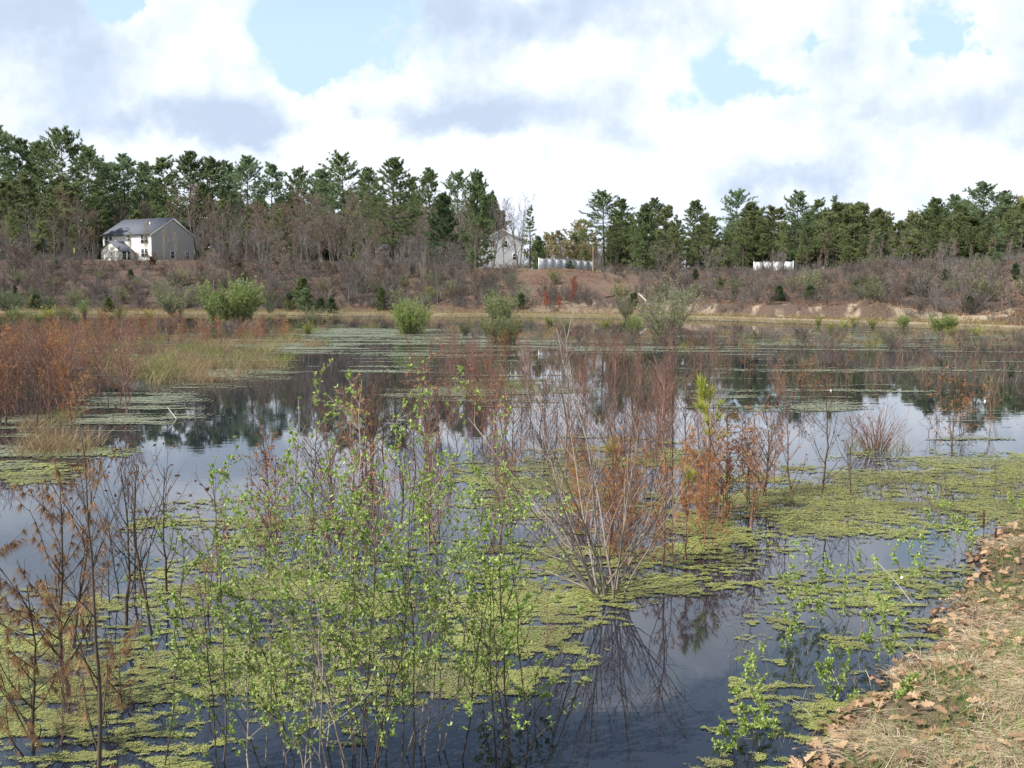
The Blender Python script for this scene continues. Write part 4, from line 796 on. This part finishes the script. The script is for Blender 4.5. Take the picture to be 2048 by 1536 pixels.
ZONES = [  # polygon of base points in the photograph, count, height range (m), mix of kinds, where
    ([(-60, 770), (150, 780), (160, 850), (110, 880), (-60, 870)], 54, (1.1, 2.1), 'rust red red bare', 'in the tall thicket at the near marsh end'),
    ([(-40, 700), (260, 700), (260, 790), (140, 800), (-40, 780)], 56, (1.0, 1.8), 'rust rust red leafy', 'in the thicket in mid marsh'),
    ([(-20, 655), (420, 655), (560, 690), (380, 700), (-20, 705)], 115, (.7, 1.35), 'rust rust red leafy', 'in the orange marsh strip before the willows'),
    ([(-30, 632), (420, 640), (640, 648), (600, 690), (-30, 675)], 90, (.7, 1.5), 'orange rust rust leafy', 'at the back of the marsh'),
    ([(190, 760), (260, 760), (270, 850), (180, 850)], 9, (1.0, 2.2), 'leafy bare red', 'among the algae streaks beside the marsh'),
    ([(800, 730), (1000, 700), (1220, 700), (1300, 790), (1210, 800), (870, 800)], 74, (.8, 1.5), 'red red red leafy bare', 'in the reddish thicket at mid pond'),
    ([(980, 800), (1440, 800), (1420, 960), (960, 950)], 50, (.9, 1.6), 'red red red bare', 'behind the grey forked shrub'),
    ([(760, 800), (980, 800), (960, 960), (700, 960)], 24, (.9, 1.7), 'red bare leafy', 'behind the green leafing shrubs'),
    ([(1130, 1000), (1420, 950), (1440, 1110), (1230, 1160)], 26, (.7, 1.45), 'orange orange orange red', 'in the rust clump by the grey forked shrub'),
    ([(1420, 960), (1560, 950), (1540, 1060), (1440, 1070)], 14, (.8, 1.5), 'leafy leafy bare', 'at the duckweed edge beside the rust clump'),
    ([(1300, 700), (2060, 690), (2060, 760), (1320, 790)], 70, (.6, 1.2), 'leafy red bare bare', 'in the dark far shallows'),
    ([(1540, 780), (1720, 780), (1700, 815), (1550, 815)], 12, (.6, 1.2), 'leafy red bare', 'on the algae strip in the dark water'),
    ([(1850, 800), (1990, 800), (1980, 880), (1850, 880)], 11, (.6, 1.3), 'leafy red bare', 'in the far clump by bright open water'),
    ([(460, 1000), (1000, 960), (1010, 1150), (480, 1180)], 24, (.8, 1.5), 'red bare leafy', 'in the duckweed behind the green leafing shrubs'),
    ([(60, 1190), (400, 1150), (430, 1300), (90, 1310)], 13, (.4, .95), 'bare bare red', 'in the duckweed openings by the needle hung saplings'),
    ([(10, 1400), (330, 1360), (340, 1530), (20, 1530)], 9, (.3, .6), 'bare red', 'low over the corner duckweed'),
    ([(880, 700), (1500, 700), (1500, 720), (880, 720)], 22, (.8, 1.4), 'red leafy bare', 'along the far edge of the thicket'),
]
for poly, n, hr, kinds, where in ZONES:
    kinds = kinds.split()
    for px, py in in_poly(g, poly, n):
        k = kinds[g.integers(len(kinds))]; p = ground(px, py); s = g.uniform(*hr) / 1.6; z = max(hz(p[0], p[1]), -.02)
        o = plant(NAME[k], SP[k][g.integers(6)], (p[0], p[1], z), g.uniform(0, 6.28), (s * .95, s * .95, s), tuple(g.normal(0, .06, 2))); tag(o, f'{DESC[k]} {where}', 'sapling', f'{DESC[k]}s {where}')
SZ = [([(290, 700), (620, 680), (700, 660), (640, 700), (490, 760), (300, 775)], 85, (.45, .95), 'on the grassy point beside the open channel'), ([(160, 690), (640, 655), (560, 700), (200, 760)], 80, (.45, .9), 'in the middle of the marsh'), ([(40, 830), (150, 830), (130, 875), (40, 870)], 8, (.35, .6), 'under the tall marsh thicket'),
      ([(50, 890), (160, 890), (160, 912), (50, 912)], 7, (.5, .8), 'on the small green islet by the open water'), ([(640, 640), (1040, 632), (1040, 655), (900, 665), (620, 660)], 40, (.4, .8), 'on the flat before the brown bank'), ([(1340, 668), (2060, 660), (2060, 690), (1360, 700)], 64, (.4, .8), 'in the far shallows before the sand track'),
      ([(1040, 660), (1340, 655), (1340, 680), (1040, 684)], 26, (.4, .8), 'in the shallows before the slide scar'), ([(880, 780), (1080, 770), (1060, 800), (880, 800)], 12, (.3, .6), 'at the foot of the reddish thicket'), ([(-40, 660), (200, 650), (200, 690), (-40, 700)], 22, (.5, .9), 'at the back of the marsh')]
for poly, n, hr, where in SZ:
    for px, py in in_poly(g, poly, n):
        p = ground(px, py); s = g.uniform(*hr) / .8; z = max(hz(p[0], p[1]), -.02); o = plant('sedge_tussock', TS[g.integers(4)], (p[0], p[1], z), g.uniform(0, 6.28), (s * 1.25, s * 1.25, s)); tag(o, f'tussock of tan and green sedge {where}', 'sedge', f'sedge tussocks {where}')
for poly, n, hr, where in [([(1350, 705), (2050, 700), (2050, 770), (1380, 790)], 46, (.6, 1.2), 'in the dark water before the sand track'), ([(840, 690), (1350, 690), (1350, 770), (900, 790)], 22, (.6, 1.1), 'in the reddish thicket at mid pond')]:
    for px, py in in_poly(g, poly, n):
        p = ground(px, py); s = g.uniform(*hr) / 1.1; o = plant('reed_clump', RD[g.integers(3)], (p[0], p[1], 0), g.uniform(0, 6.28), s); tag(o, f'thin clump of tan dead reeds {where}', 'reeds', f'reed clumps {where}')

Gt = [bush(720 + i, 1.0, 1.6, 16, None, 0, (.1, .03), 5, 'brush', .006, .5, 1.1, 3, .01) for i in range(4)]
for poly, n, hr, where in (([(1340, 655), (2070, 668), (2070, 700), (1340, 700)], 56, (.5, 1.0), 'before the sand track'), ([(880, 650), (1340, 650), (1340, 690), (880, 690)], 34, (.5, 1.0), 'before the slide scar'), ([(420, 640), (780, 634), (760, 660), (430, 665)], 22, (.4, .9), 'behind the grassy point'), ([(0, 650), (420, 640), (420, 660), (0, 680)], 26, (.5, 1.0), 'at the back of the marsh')):
    for px, py in in_poly(g, poly, n):
        p = ground(px, py); s = g.uniform(*hr); z = max(hz(p[0], p[1]), -.02); o = plant('twig_bush', Gt[g.integers(4)], (p[0], p[1], z), g.uniform(0, 6.28), s); tag(o, f'low grey brown twiggy bush in the far shallows {where}', 'bush', f'low twiggy bushes {where}')

def flats():
    # low dry grass over the marsh flats
    g = np.random.default_rng(64); n = 90000; px = g.uniform(-250, 2300, n); r = foot_of(px) + g.uniform(-22, 2, n); a = np.arctan((px - 1024) / F); x, y = r * np.sin(a), r * np.cos(a); h = height(x, y)
    tr = np.abs(r - foot_of(px) + 4.5) < 1.3; k = (h > .0) & (fbm(x / 3, y / 3, 3, 72) > .36) & ~(tr & (g.uniform(0, 1, n) < np.interp(px, [600, 1300, 1800], [.5, .8, .97]))); p = np.stack([x, y, h], 1)[k]; n = len(p)
    v, f = strips(g, p, g.uniform(.2, .6, n), np.full(n, .03), .5, g.uniform(.1, .8, n), 3); half = int(len(f) * .8)
    tag(link('dry_marsh_grass', make_mesh('dry_marsh_grass', [(v, f[:half], M['sedge']), (v, f[half:], M['sedgegreen'])])), 'low dry tan grass over the flats at the far waterline', 'grass', kind='stuff')
flats()
def small_twigs():
    # countless stubble stems poking through the right hand duckweed mat and the thickets
    g = np.random.default_rng(65); P = []
    for poly, n in (([(1420, 1040), (1640, 960), (2060, 930), (2060, 1050), (1700, 1070)], 2600), ([(960, 900), (1420, 900), (1400, 1000), (960, 1000)], 500), ([(860, 720), (1350, 720), (1350, 860), (900, 840)], 700), ([(1690, 880), (1810, 880), (1820, 915), (1690, 915)], 240), ([(300, 1000), (1000, 1000), (1000, 1300), (300, 1300)], 500), ([(1450, 1280), (1800, 1240), (1700, 1500), (1480, 1500)], 300)):
        P += [ground(*q) for q in in_poly(g, poly, n)]
    P = np.array(P); n = len(P); L = g.uniform(.05, .22, n) * np.where(P[:, 1] > 14, 1.6, 1); v, f = strips(g, P, L, g.uniform(.003, .006, n) * np.clip(P[:, 1] / 10, 1, 3), .5, g.uniform(0, .6, n), 3); k = g.uniform(0, 1, len(f)) < .5
    tag(link('water_stubble', make_mesh('water_stubble', [(v, f[k], M['sedge']), (v, f[~k], M['sedgegreen'])])), 'short grassy stubble poking through the duckweed', 'stubble', kind='stuff')
small_twigs()

# ------------------------------------------------------------------ single plants of the near water, each placed where the photograph has it
def one(name, me, H0, px, pb, pt, label, cat='sapling', group=None, tilt=(0, 0), wid=1.0, rz=None):
    p = ground(px, pb); s = (atd(px, pt, p[1])[2]) / H0; o = plant(name, me, (p[0], p[1], 0), rng.uniform(0, 6.28) if rz is None else rz, (s * wid, s * wid, s), tilt); tag(o, label, cat, group); return o
DN = dict(clumps=6, clump=(.085, .0032, 22), needle='drab', droop=1.1, sub=3)
one('dead_pine_sapling', sapling(801, 1.5, 'darktwig', 5, 4, .7, .52, r=.0135, twig=.0022, lean=.03, t0=.25, **DN), 1.5, 138, 1392, 985, 'dead sapling with drooping brown needles and a forked trunk in duckweed')
one('dead_pine_sapling', sapling(802, 1.9, 'darktwig', 4, 3, .6, .26, r=.0085, twig=.002, lean=.02, t0=.12, clumps=3, clump=(.085, .0032, 18), needle='drab', droop=1.1, sub=2), 1.9, 208, 1570, 880, 'tall straight dead sapling rising from the bottom edge, needles low down')
one('dead_pine_sapling', sapling(803, 1.3, 'darktwig', 5, 4, .8, .5, r=.013, twig=.002, lean=.1, t0=.1, **DN), 1.3, 60, 1500, 1170, 'small leaning dead sapling with hanging brown needles at the corner of the pond')
one('dead_pine_sapling', sapling(804, 1.1, 'darktwig', 4, 4, .8, .5, r=.012, twig=.002, lean=.05, t0=.15, **DN), 1.1, -20, 1400, 1110, 'low dead sapling with rust needles cut off by the picture edge')
one('dead_pine_sapling', sapling(805, 1.0, 'darktwig', 5, 3, .7, .5, r=.012, twig=.002, lean=.05, t0=.1, **DN), 1.0, 247, 1420, 1270, 'small dead sapling with brown needles among the duckweed openings')
BN = dict(clumps=0, sub=3, twig=.0022)
one('bare_sapling', sapling(811, 1.6, 'darktwig', 5, 3, .62, .5, r=.0135, leaves=1, t0=.25, lean=.03, **BN), 1.6, 241, 1255, 935, 'bare dark sapling with ascending limbs behind the needle hung ones')
one('bare_sapling', sapling(812, 1.6, 'darktwig', 4, 3, .5, .6, r=.0125, leaves=1, t0=.3, lean=.06, **BN), 1.6, 312, 1265, 930, 'bare dark sapling with a long limb leaning over open water')
one('bare_sapling', sapling(813, 1.3, 'darktwig', 4, 3, .5, .5, r=.0115, leaves=2, t0=.3, lean=.03, **BN), 1.3, 336, 1185, 935, 'slim bare sapling with two parallel tops and curled leaves')
one('bare_sapling', sapling(814, 1.3, 'darktwig', 3, 3, .5, .55, r=.011, leaves=2, t0=.35, lean=.12, **BN), 1.3, 120, 1300, 945, 'thin bare sapling topped by a curled orange leaf')
one('bare_sapling', sapling(815, 1.0, 'redtwig', 5, 3, .6, .45, r=.0105, leaves=2, t0=.2, lean=.03, **BN), 1.0, 430, 1160, 960, 'slim reddish sapling at the edge of the open blue water')
one('bare_sapling', sapling(816, 1.0, 'redtwig', 5, 3, .55, .5, r=.011, leaves=1, t0=.2, lean=.03, **BN), 1.0, 555, 1120, 910, 'dark red stemmed sapling before the reflected clouds')
one('bare_sapling', sapling(817, 1.2, 'darktwig', 4, 3, .7, .45, r=.012, leaves=1, t0=.35, lean=.02, **BN), 1.2, 272, 1175, 960, 'slender bare sapling close behind the needle hung ones')
one('bare_sapling', sapling(818, .8, 'redtwig', 4, 3, .7, .45, r=.010, leaves=1, t0=.1, lean=.06, **BN), .8, 1090, 1290, 1185, 'tiny bare sapling on a duckweed mat before the grey forked shrub')
one('bare_sapling', sapling(819, 2.2, 'darktwig', 4, 3, .6, .3, r=.009, t0=.45, lean=.02, clumps=0, sub=2, twig=.003), 2.2, 1345, 935, 676, 'tall thin dark sapling with a curled dead leaf at its tip')
one('bare_sapling', sapling(820, 2.0, 'redtwig', 6, 3, .5, .28, r=.010, t0=.3, lean=.01, clumps=0, sub=2, twig=.003), 2.0, 1322, 1135, 760, 'tall straight red stemmed sapling in the rust coloured clump')
one('bare_sapling', sapling(821, 1.7, 'greytwig', 5, 3, .55, .5, r=.013, t0=.3, lean=.03, clumps=0, sub=3, twig=.003), 1.7, 1130, 905, 650, 'pale forked sapling standing tallest in the reddish thicket')
one('bare_sapling', sapling(822, 1.5, 'darktwig', 5, 3, .75, .5, r=.012, t0=.2, lean=.02, clumps=0, sub=3, twig=.0028, leaves=1), 1.5, 1641, 988, 760, 'dark bare sapling with a straight stem before the bright water')
one('bare_sapling', sapling(823, 1.2, 'darktwig', 4, 3, .75, .5, r=.011, t0=.3, lean=.02, clumps=0, sub=2, twig=.0028, leaves=1), 1.2, 1703, 990, 830, 'shorter dark bare sapling at the edge of the duckweed mat')
one('bare_sapling', sapling(824, 1.4, 'redtwig', 5, 3, .7, .45, r=.011, t0=.15, lean=.05, clumps=0, sub=3, twig=.0028, leaves=2), 1.4, 1592, 985, 790, 'reddish bare sapling leaning beside the straight dark one')
one('bare_sapling', sapling(825, 1.3, 'darktwig', 5, 4, .75, .5, r=.012, t0=.2, lean=.02, clumps=1, clump=(.09, .01, 8), sub=3, twig=.0035, leaves=3), 1.3, 1908, 915, 765, 'dark twiggy sapling hung with brown leaves by the far bright water')
one('bare_sapling', sapling(826, 1.1, 'darktwig', 5, 3, .8, .5, r=.012, t0=.2, lean=.02, clumps=1, clump=(.09, .01, 8), sub=3, twig=.0035, leaves=3), 1.1, 1602, 800, 725, 'dark branching dead sapling on the far algae strip')
one('berry_sapling', sapling(827, 1.2, 'darktwig', 6, 3, .6, .4, r=.010, t0=.3, lean=.03, clumps=0, sub=4, twig=.0025, leaves=6), 1.2, 1500, 1010, 850, 'dark sapling dotted with small purple brown leaf clusters')
one('berry_sapling', sapling(828, 1.0, 'darktwig', 6, 3, .6, .4, r=.010, t0=.3, lean=.03, clumps=0, sub=4, twig=.0025, leaves=6), 1.0, 1455, 1040, 900, 'shorter dark sapling dotted with leaf clusters beside the duckweed')
for (px, pb, pt, sd_, lab) in ((1410, 1030, 785, 831, 'sapling crowned by a bright yellow green tuft of needles'), (1375, 1120, 950, 832, 'yellow green pine sapling in the rust coloured clump'), (1460, 1020, 940, 833, 'small yellow green pine sapling by the bright water'), (1225, 1010, 890, 834, 'short pine sapling with a yellowing top behind the grey forked shrub')):
    one('living_pine_sapling', sapling(sd_, 1.3, 'redtwig', 4, 3, .6, .3, r=.012, t0=.55, lean=.02, clumps=1, clump=(.11, .006, 26), needle='rust' if sd_ % 2 == 0 else 'limeneedle', droop=-.2, sub=2, twig=.003, tops=5, topmat='limeneedle'), 1.3, px, pb, pt, lab)
# whip clump at px 1750
o = bush(840, 1.0, 1.3, 60, None, 0, (.1, .03), 2, 'redtwig', .004, .5, 1.0, 0, .006); p = ground(1752, 900); tag(plant('twig_clump', o, (p[0], p[1], 0), 0, (1.15, .8, .95)), 'clump of fine purple red whips standing in bright water', 'twig clump')
p = ground(1240, 905); tag(plant('twig_clump', bush(841, 1.0, 1.3, 40, None, 0, (.1, .03), 3, 'redtwig', .004, .5, 1.0, 0, .006), (p[0], p[1], 0), 0, 1.0), 'clump of fine red whips inside the reddish thicket', 'twig clump')

# the large grey forked shrub
def shrub_from(name, base, tips, label, wood, g, r=.012, sub=7, sublen=.34, tw=4, leafy=0, leafsize=.034, leafmat='leaf', fork=.55, K=10, bow=.16, twig=.0018, group=None, cat_='shrub', wiggle=.012, base_w=12, twigmat=None):
    """stems run from BASE pixels to TIP pixels (with a depth offset); everything hangs under one Empty"""
    b0 = ground(*base); o = link(name, None, tuple(b0)); o.empty_display_size = .3; tag(o, label, cat_, group); st = []; rs = []
    for t in tips:
        px, py, dy = t[:3]; q = ground(*(t[3:5] if len(t) > 3 else (base[0] + g.normal(0, base_w), base[1] + g.normal(0, 6)))); tip = atd(px, py, max(q[1] + dy, 2.6)); v = tip - q
        P = stalk(q - np.array([0, 0, .12]), tip, K, (-v[0] * bow, -v[1] * bow, np.linalg.norm(v) * bow * .35), wiggle, g); st.append(P - b0); rs.append(r * (np.linalg.norm(v) / 1.8) ** .6 * np.linspace(1.05, .22, K))
    P0, R0 = np.stack(st), np.stack(rs); w = [tubes(P0, R0, 6)]
    P1, R1 = grow(g, P0, R0, sub, .10 if leafy else .22, .97, fork, sublen, 7, .55, .35, .09, .6, rmin=twig * 1.4); w.append(tubes(P1, R1, 5))
    P2, R2 = grow(g, P1, R1, tw, .2, 1, .6, .42, 5, .6, .3, .11, .5, rmin=twig); tv = tubes(P2, R2, 3)
    me = make_mesh('stems', [(*cat(*w), M[wood]), (*tv, M[twigmat or wood])], True); link('stems', me, parent=o)
    if leafy:
        L = []
        for PP, n, t0 in ((P0, leafy * 3, .45), (P1, leafy * 2, .15), (P2, leafy, .15)):
            P, D = spots(g, PP, n, t0, 1); P = np.concatenate([P, PP[:, -1]]); D = np.concatenate([D, nrm(PP[:, -1] - PP[:, -2])]); k = g.integers(3, 7, len(P)); pos = np.repeat(P, k, 0); d = nrm(np.repeat(D, k, 0) * .55 + g.normal(0, .75, (len(pos), 3)) + np.array([0, 0, .25]))
            n = len(pos); l = leafsize * g.uniform(.45, 1.25, n); s = nrm(np.cross(d, g.normal(0, 1, (n, 3)))); up = np.cross(s, d); wd = (l * .26)[:, None]; l = l[:, None]
            V = np.stack([pos, pos + d * l * .3 + s * wd, pos + d * l * .72 + s * wd * .8 + up * l * .08, pos + d * l + up * l * .22, pos + d * l * .72 - s * wd * .8 + up * l * .08, pos + d * l * .3 - s * wd], 1).reshape(-1, 3); b = np.arange(n)[:, None] * 6
            L += [(V, np.concatenate([b + [0, 1, 2, 3], b + [0, 3, 4, 5]]))]
        link('leaves', make_mesh('leaves', [(*cat(*L), M[leafmat])]), parent=o)
    return o
g = np.random.default_rng(90)
shrub_from('forked_shrub', (1212, 1190), [(1138, 720, .4), (1020, 810, .3), (965, 890, -.3), (1080, 840, -.5), (1200, 830, .4), (1280, 840, .0), (1365, 880, .3), (1390, 950, -.4), (1000, 1005, -.3), (1010, 880, .3), (1160, 800, -.7), (1270, 900, -.8), (1085, 880, -.9), (940, 840, .5), (1050, 770, .6), (1130, 800, .7), (1420, 890, .4), (1300, 1050, -.3), (975, 940, .1)],
    'large leafless shrub of pale grey forked stems reflected in dark water', 'greytwig', g, .0115, 8, .38, 5, bow=.0, twig=.0022, fork=.5, twigmat='redtwig')
o = link('fallen_branch', None); a, b = ground(1172, 1176, .02), ground(1005, 1138, .16); P = stalk(a, b, 8, (0, 0, .06), .01, g)[None]; o.location = tuple(a); w1, R1 = P - a, (.011 * np.linspace(1, .4, 8))[None]; c1, cr = grow(g, w1, R1, 4, .4, .95, .5, .3, 4, .6, .1)
link('branch', make_mesh('branch', [(*cat(tubes(w1, R1, 6), tubes(c1, cr, 4)), M['greytwig'])]), parent=o); tag(o, 'pale fallen branch lying on the duckweed at the foot of the grey forked shrub', 'branch')

# green leafing shrubs in front
GS = [((640, 1556), [(597, 795, .5), (560, 900, .2), (640, 880, .3), (530, 1000, .1), (680, 960, -.1), (600, 1100, -.3)], 'green leafing shrub with the tall curved leafy tip and pale bark'),
      ((706, 1500), [(724, 762, .6), (700, 900, .2), (770, 860, .2), (740, 980, 0), (660, 1010, .1), (790, 1050, -.2)], 'green leafing shrub with the tallest pale forked stem'),
      ((780, 1560), [(806, 815, .3), (830, 920, .1), (760, 1000, -.2), (850, 1010, .2), (880, 1100, -.1)], 'green leafing shrub in the middle of the front thicket'),
      ((872, 1500), [(870, 870, .3), (930, 800, .5), (900, 960, 0), (960, 930, .2), (940, 1080, -.2)], 'green leafing shrub of straight pale stems'),
      ((965, 1530), [(985, 830, .6), (1010, 900, .2), (950, 960, .0), (1030, 1010, .1), (980, 1120, -.2)], 'green leafing shrub nearest the reflected branches'),
      ((560, 1530), [(520, 960, .4), (480, 1050, .2), (570, 1080, 0), (440, 1130, 0), (610, 1180, -.2)], 'green leafing shrub with low spreading pale stems'),
      ((470, 1530), [(432, 945, .5), (395, 1060, .3), (370, 1100, .0), (470, 1130, .0), (350, 1220, -.1)], 'green leafing shrub standing apart with a single dark foot'),
      ((1000, 1420), [(1010, 1150, .2), (1040, 1220, .0), (950, 1200, .1)], 'small green leafing shrub low over the dark reflection')]
for base, tips, lab in GS:
    tips = [(a, b + (45 if b < 1000 and i else 0), c) for i, (a, b, c) in enumerate(tips)]
    shrub_from('leafing_shrub', base, tips, lab, 'greytwig' if 'pale' in lab else 'darktwig', g, .0060, 10, .34, 4, 2, .0255, fork=.68, bow=.05, wiggle=.018, base_w=42, group='green leafing shrubs by the near bank')
SG = [((1500, 1470), [(1500, 1320, .0), (1470, 1380, -.05)], 'leafy green sprig alone in the dark water'), ((1455, 1500), [(1440, 1440, 0), (1490, 1440, .05)], 'low leafy sprig trailing on the water by the bottom edge'), ((1525, 1465), [(1520, 1400, .0), (1505, 1300, .1)], 'second upright green sprig in the dark water'),
      ((1763, 1320), [(1762, 1190, .05), (1740, 1230, .0), (1790, 1210, .0)], 'bright leafy sprig rising from the speckled duckweed'), ((1700, 1250), [(1600, 1080, .3), (1650, 1110, .2), (1720, 1100, .2), (1570, 1160, .1)], 'green leafing bush of long leaning stems in the shallows'),
      ((1830, 1190), [(1815, 1060, .3), (1780, 1090, .2), (1850, 1080, .2), (1740, 1120, .2)], 'green leafing bush with a bright upright spray by the bank'), ((1930, 1120), [(1880, 985, .5), (1905, 1010, .4), (1860, 1020, .4), (1930, 1040, .2)], 'bright green bush leaning out from the bank over duckweed'), ((2075, 1075), [(2000, 985, .5), (2040, 1000, .4)], 'thin green sprays at the edge of the picture above the bank'),
      ((1680, 1400), [(1660, 1290, .1), (1640, 1330, 0), (1700, 1310, .1)], 'small leafy stems amid speckled duckweed'), ((1590, 1300), [(1560, 1200, .1), (1610, 1210, .1)], 'short leafy stems at the rim of the dark water'), ((1620, 1230), [(1590, 1130, .2), (1560, 1150, .1), (1640, 1140, .2)], 'loose green stems over the shaded water'), ((1810, 1420), [(1830, 1350, 0), (1800, 1370, 0)], 'small green shoot at the foot of the bank')]
for base, tips, lab in SG: shrub_from('leafy_sprig' if len(tips) < 4 else 'leafing_bush', base, tips, lab, 'darktwig', g, .005, 6, .32, 3, 1, .028, fork=.6, bow=.06, wiggle=.008, twig=.0014, group='green sprigs along the shore', cat_='sprig' if len(tips) < 4 else 'bush')
for px, pb, pt, lab in ((1965, 1095, 1020, 'dark brown withered seed stalk at the bank edge'), (1990, 1100, 1058, 'shorter withered seed stalk beside another at the bank edge')):
    p = ground(px, pb); h = atd(px, pt, p[1])[2]; o = link('seed_stalk', None, tuple(p)); tag(o, lab, 'seed stalk'); link('stalk', make_mesh('stalk', [(*tubes(np.array([[(0, 0, -.1), (.01, 0, h * .6), (0, 0, h)]]), np.array([[.006, .005, .004]]), 5), M['darktwig'])]), parent=o)
    P, D = spots(g, np.array([[(0, 0, h * .5), (0, 0, h)]]), 60, 0, 1); link('seed_head', make_mesh('seed_head', [(*tufts(g, P, D, 3, .8, .03, .009), M['deadleaf'])]), parent=o)
# dry pale stems leaning out of the bank, floating sticks and specks
for i, (a, b, r) in enumerate([((1836, 1210), (1740, 1110), .007), ((1690, 1395), (1660, 1330), .004), ((1745, 1385), (1730, 1340), .004), ((1850, 1330), (1815, 1290), .005), ((1640, 1440), (1585, 1400), .003)]):
    p = ground(*a); q = atd(*b, p[1] + .15); o = link('dead_stalk', make_mesh('dead_stalk', [(*tubes(stalk(p - [0, 0, .05], q, 6, (0, 0, .03), .004, g)[None], (r * np.linspace(1, .4, 6))[None], 5), M['birchlog'])])); tag(o, f'thin pale dead stem leaning over the shallows, {nth(i)} along the bank from the far end' if i else 'long pale dead stem leaning from the shallows under the green bush', 'stalk', 'pale dead stems')
log('floating_stick', 'pale straight stick slanting out of the algae by the open channel', (353, 838), ground(353, 838)[1], (335, 815), ground(353, 838)[1] + .1, .018, 'birchlog')
def speck(px, py, r, lab):
    p = ground(px, py); bm = np.array([[(0, 0, -r * .6), (0, 0, 0), (0, 0, r), (0, 0, r * 1.5)]]); o = link('foam_ball', make_mesh('foam_ball', [(*tubes(bm, np.array([[r * .5, r, r * .75, r * .1]]), 8), B['vinyl'])], True), tuple(p)); tag(o, lab, 'litter')
speck(1414, 771, .032, 'small white ball afloat beside the yellow green tuft'); speck(1662, 782, .03, 'small white ball afloat by the far algae strip'); speck(1970, 803, .032, 'small white ball afloat near the far dark clump'); speck(1804, 1158, .022, 'tiny white speck of litter by the green leafing bush')
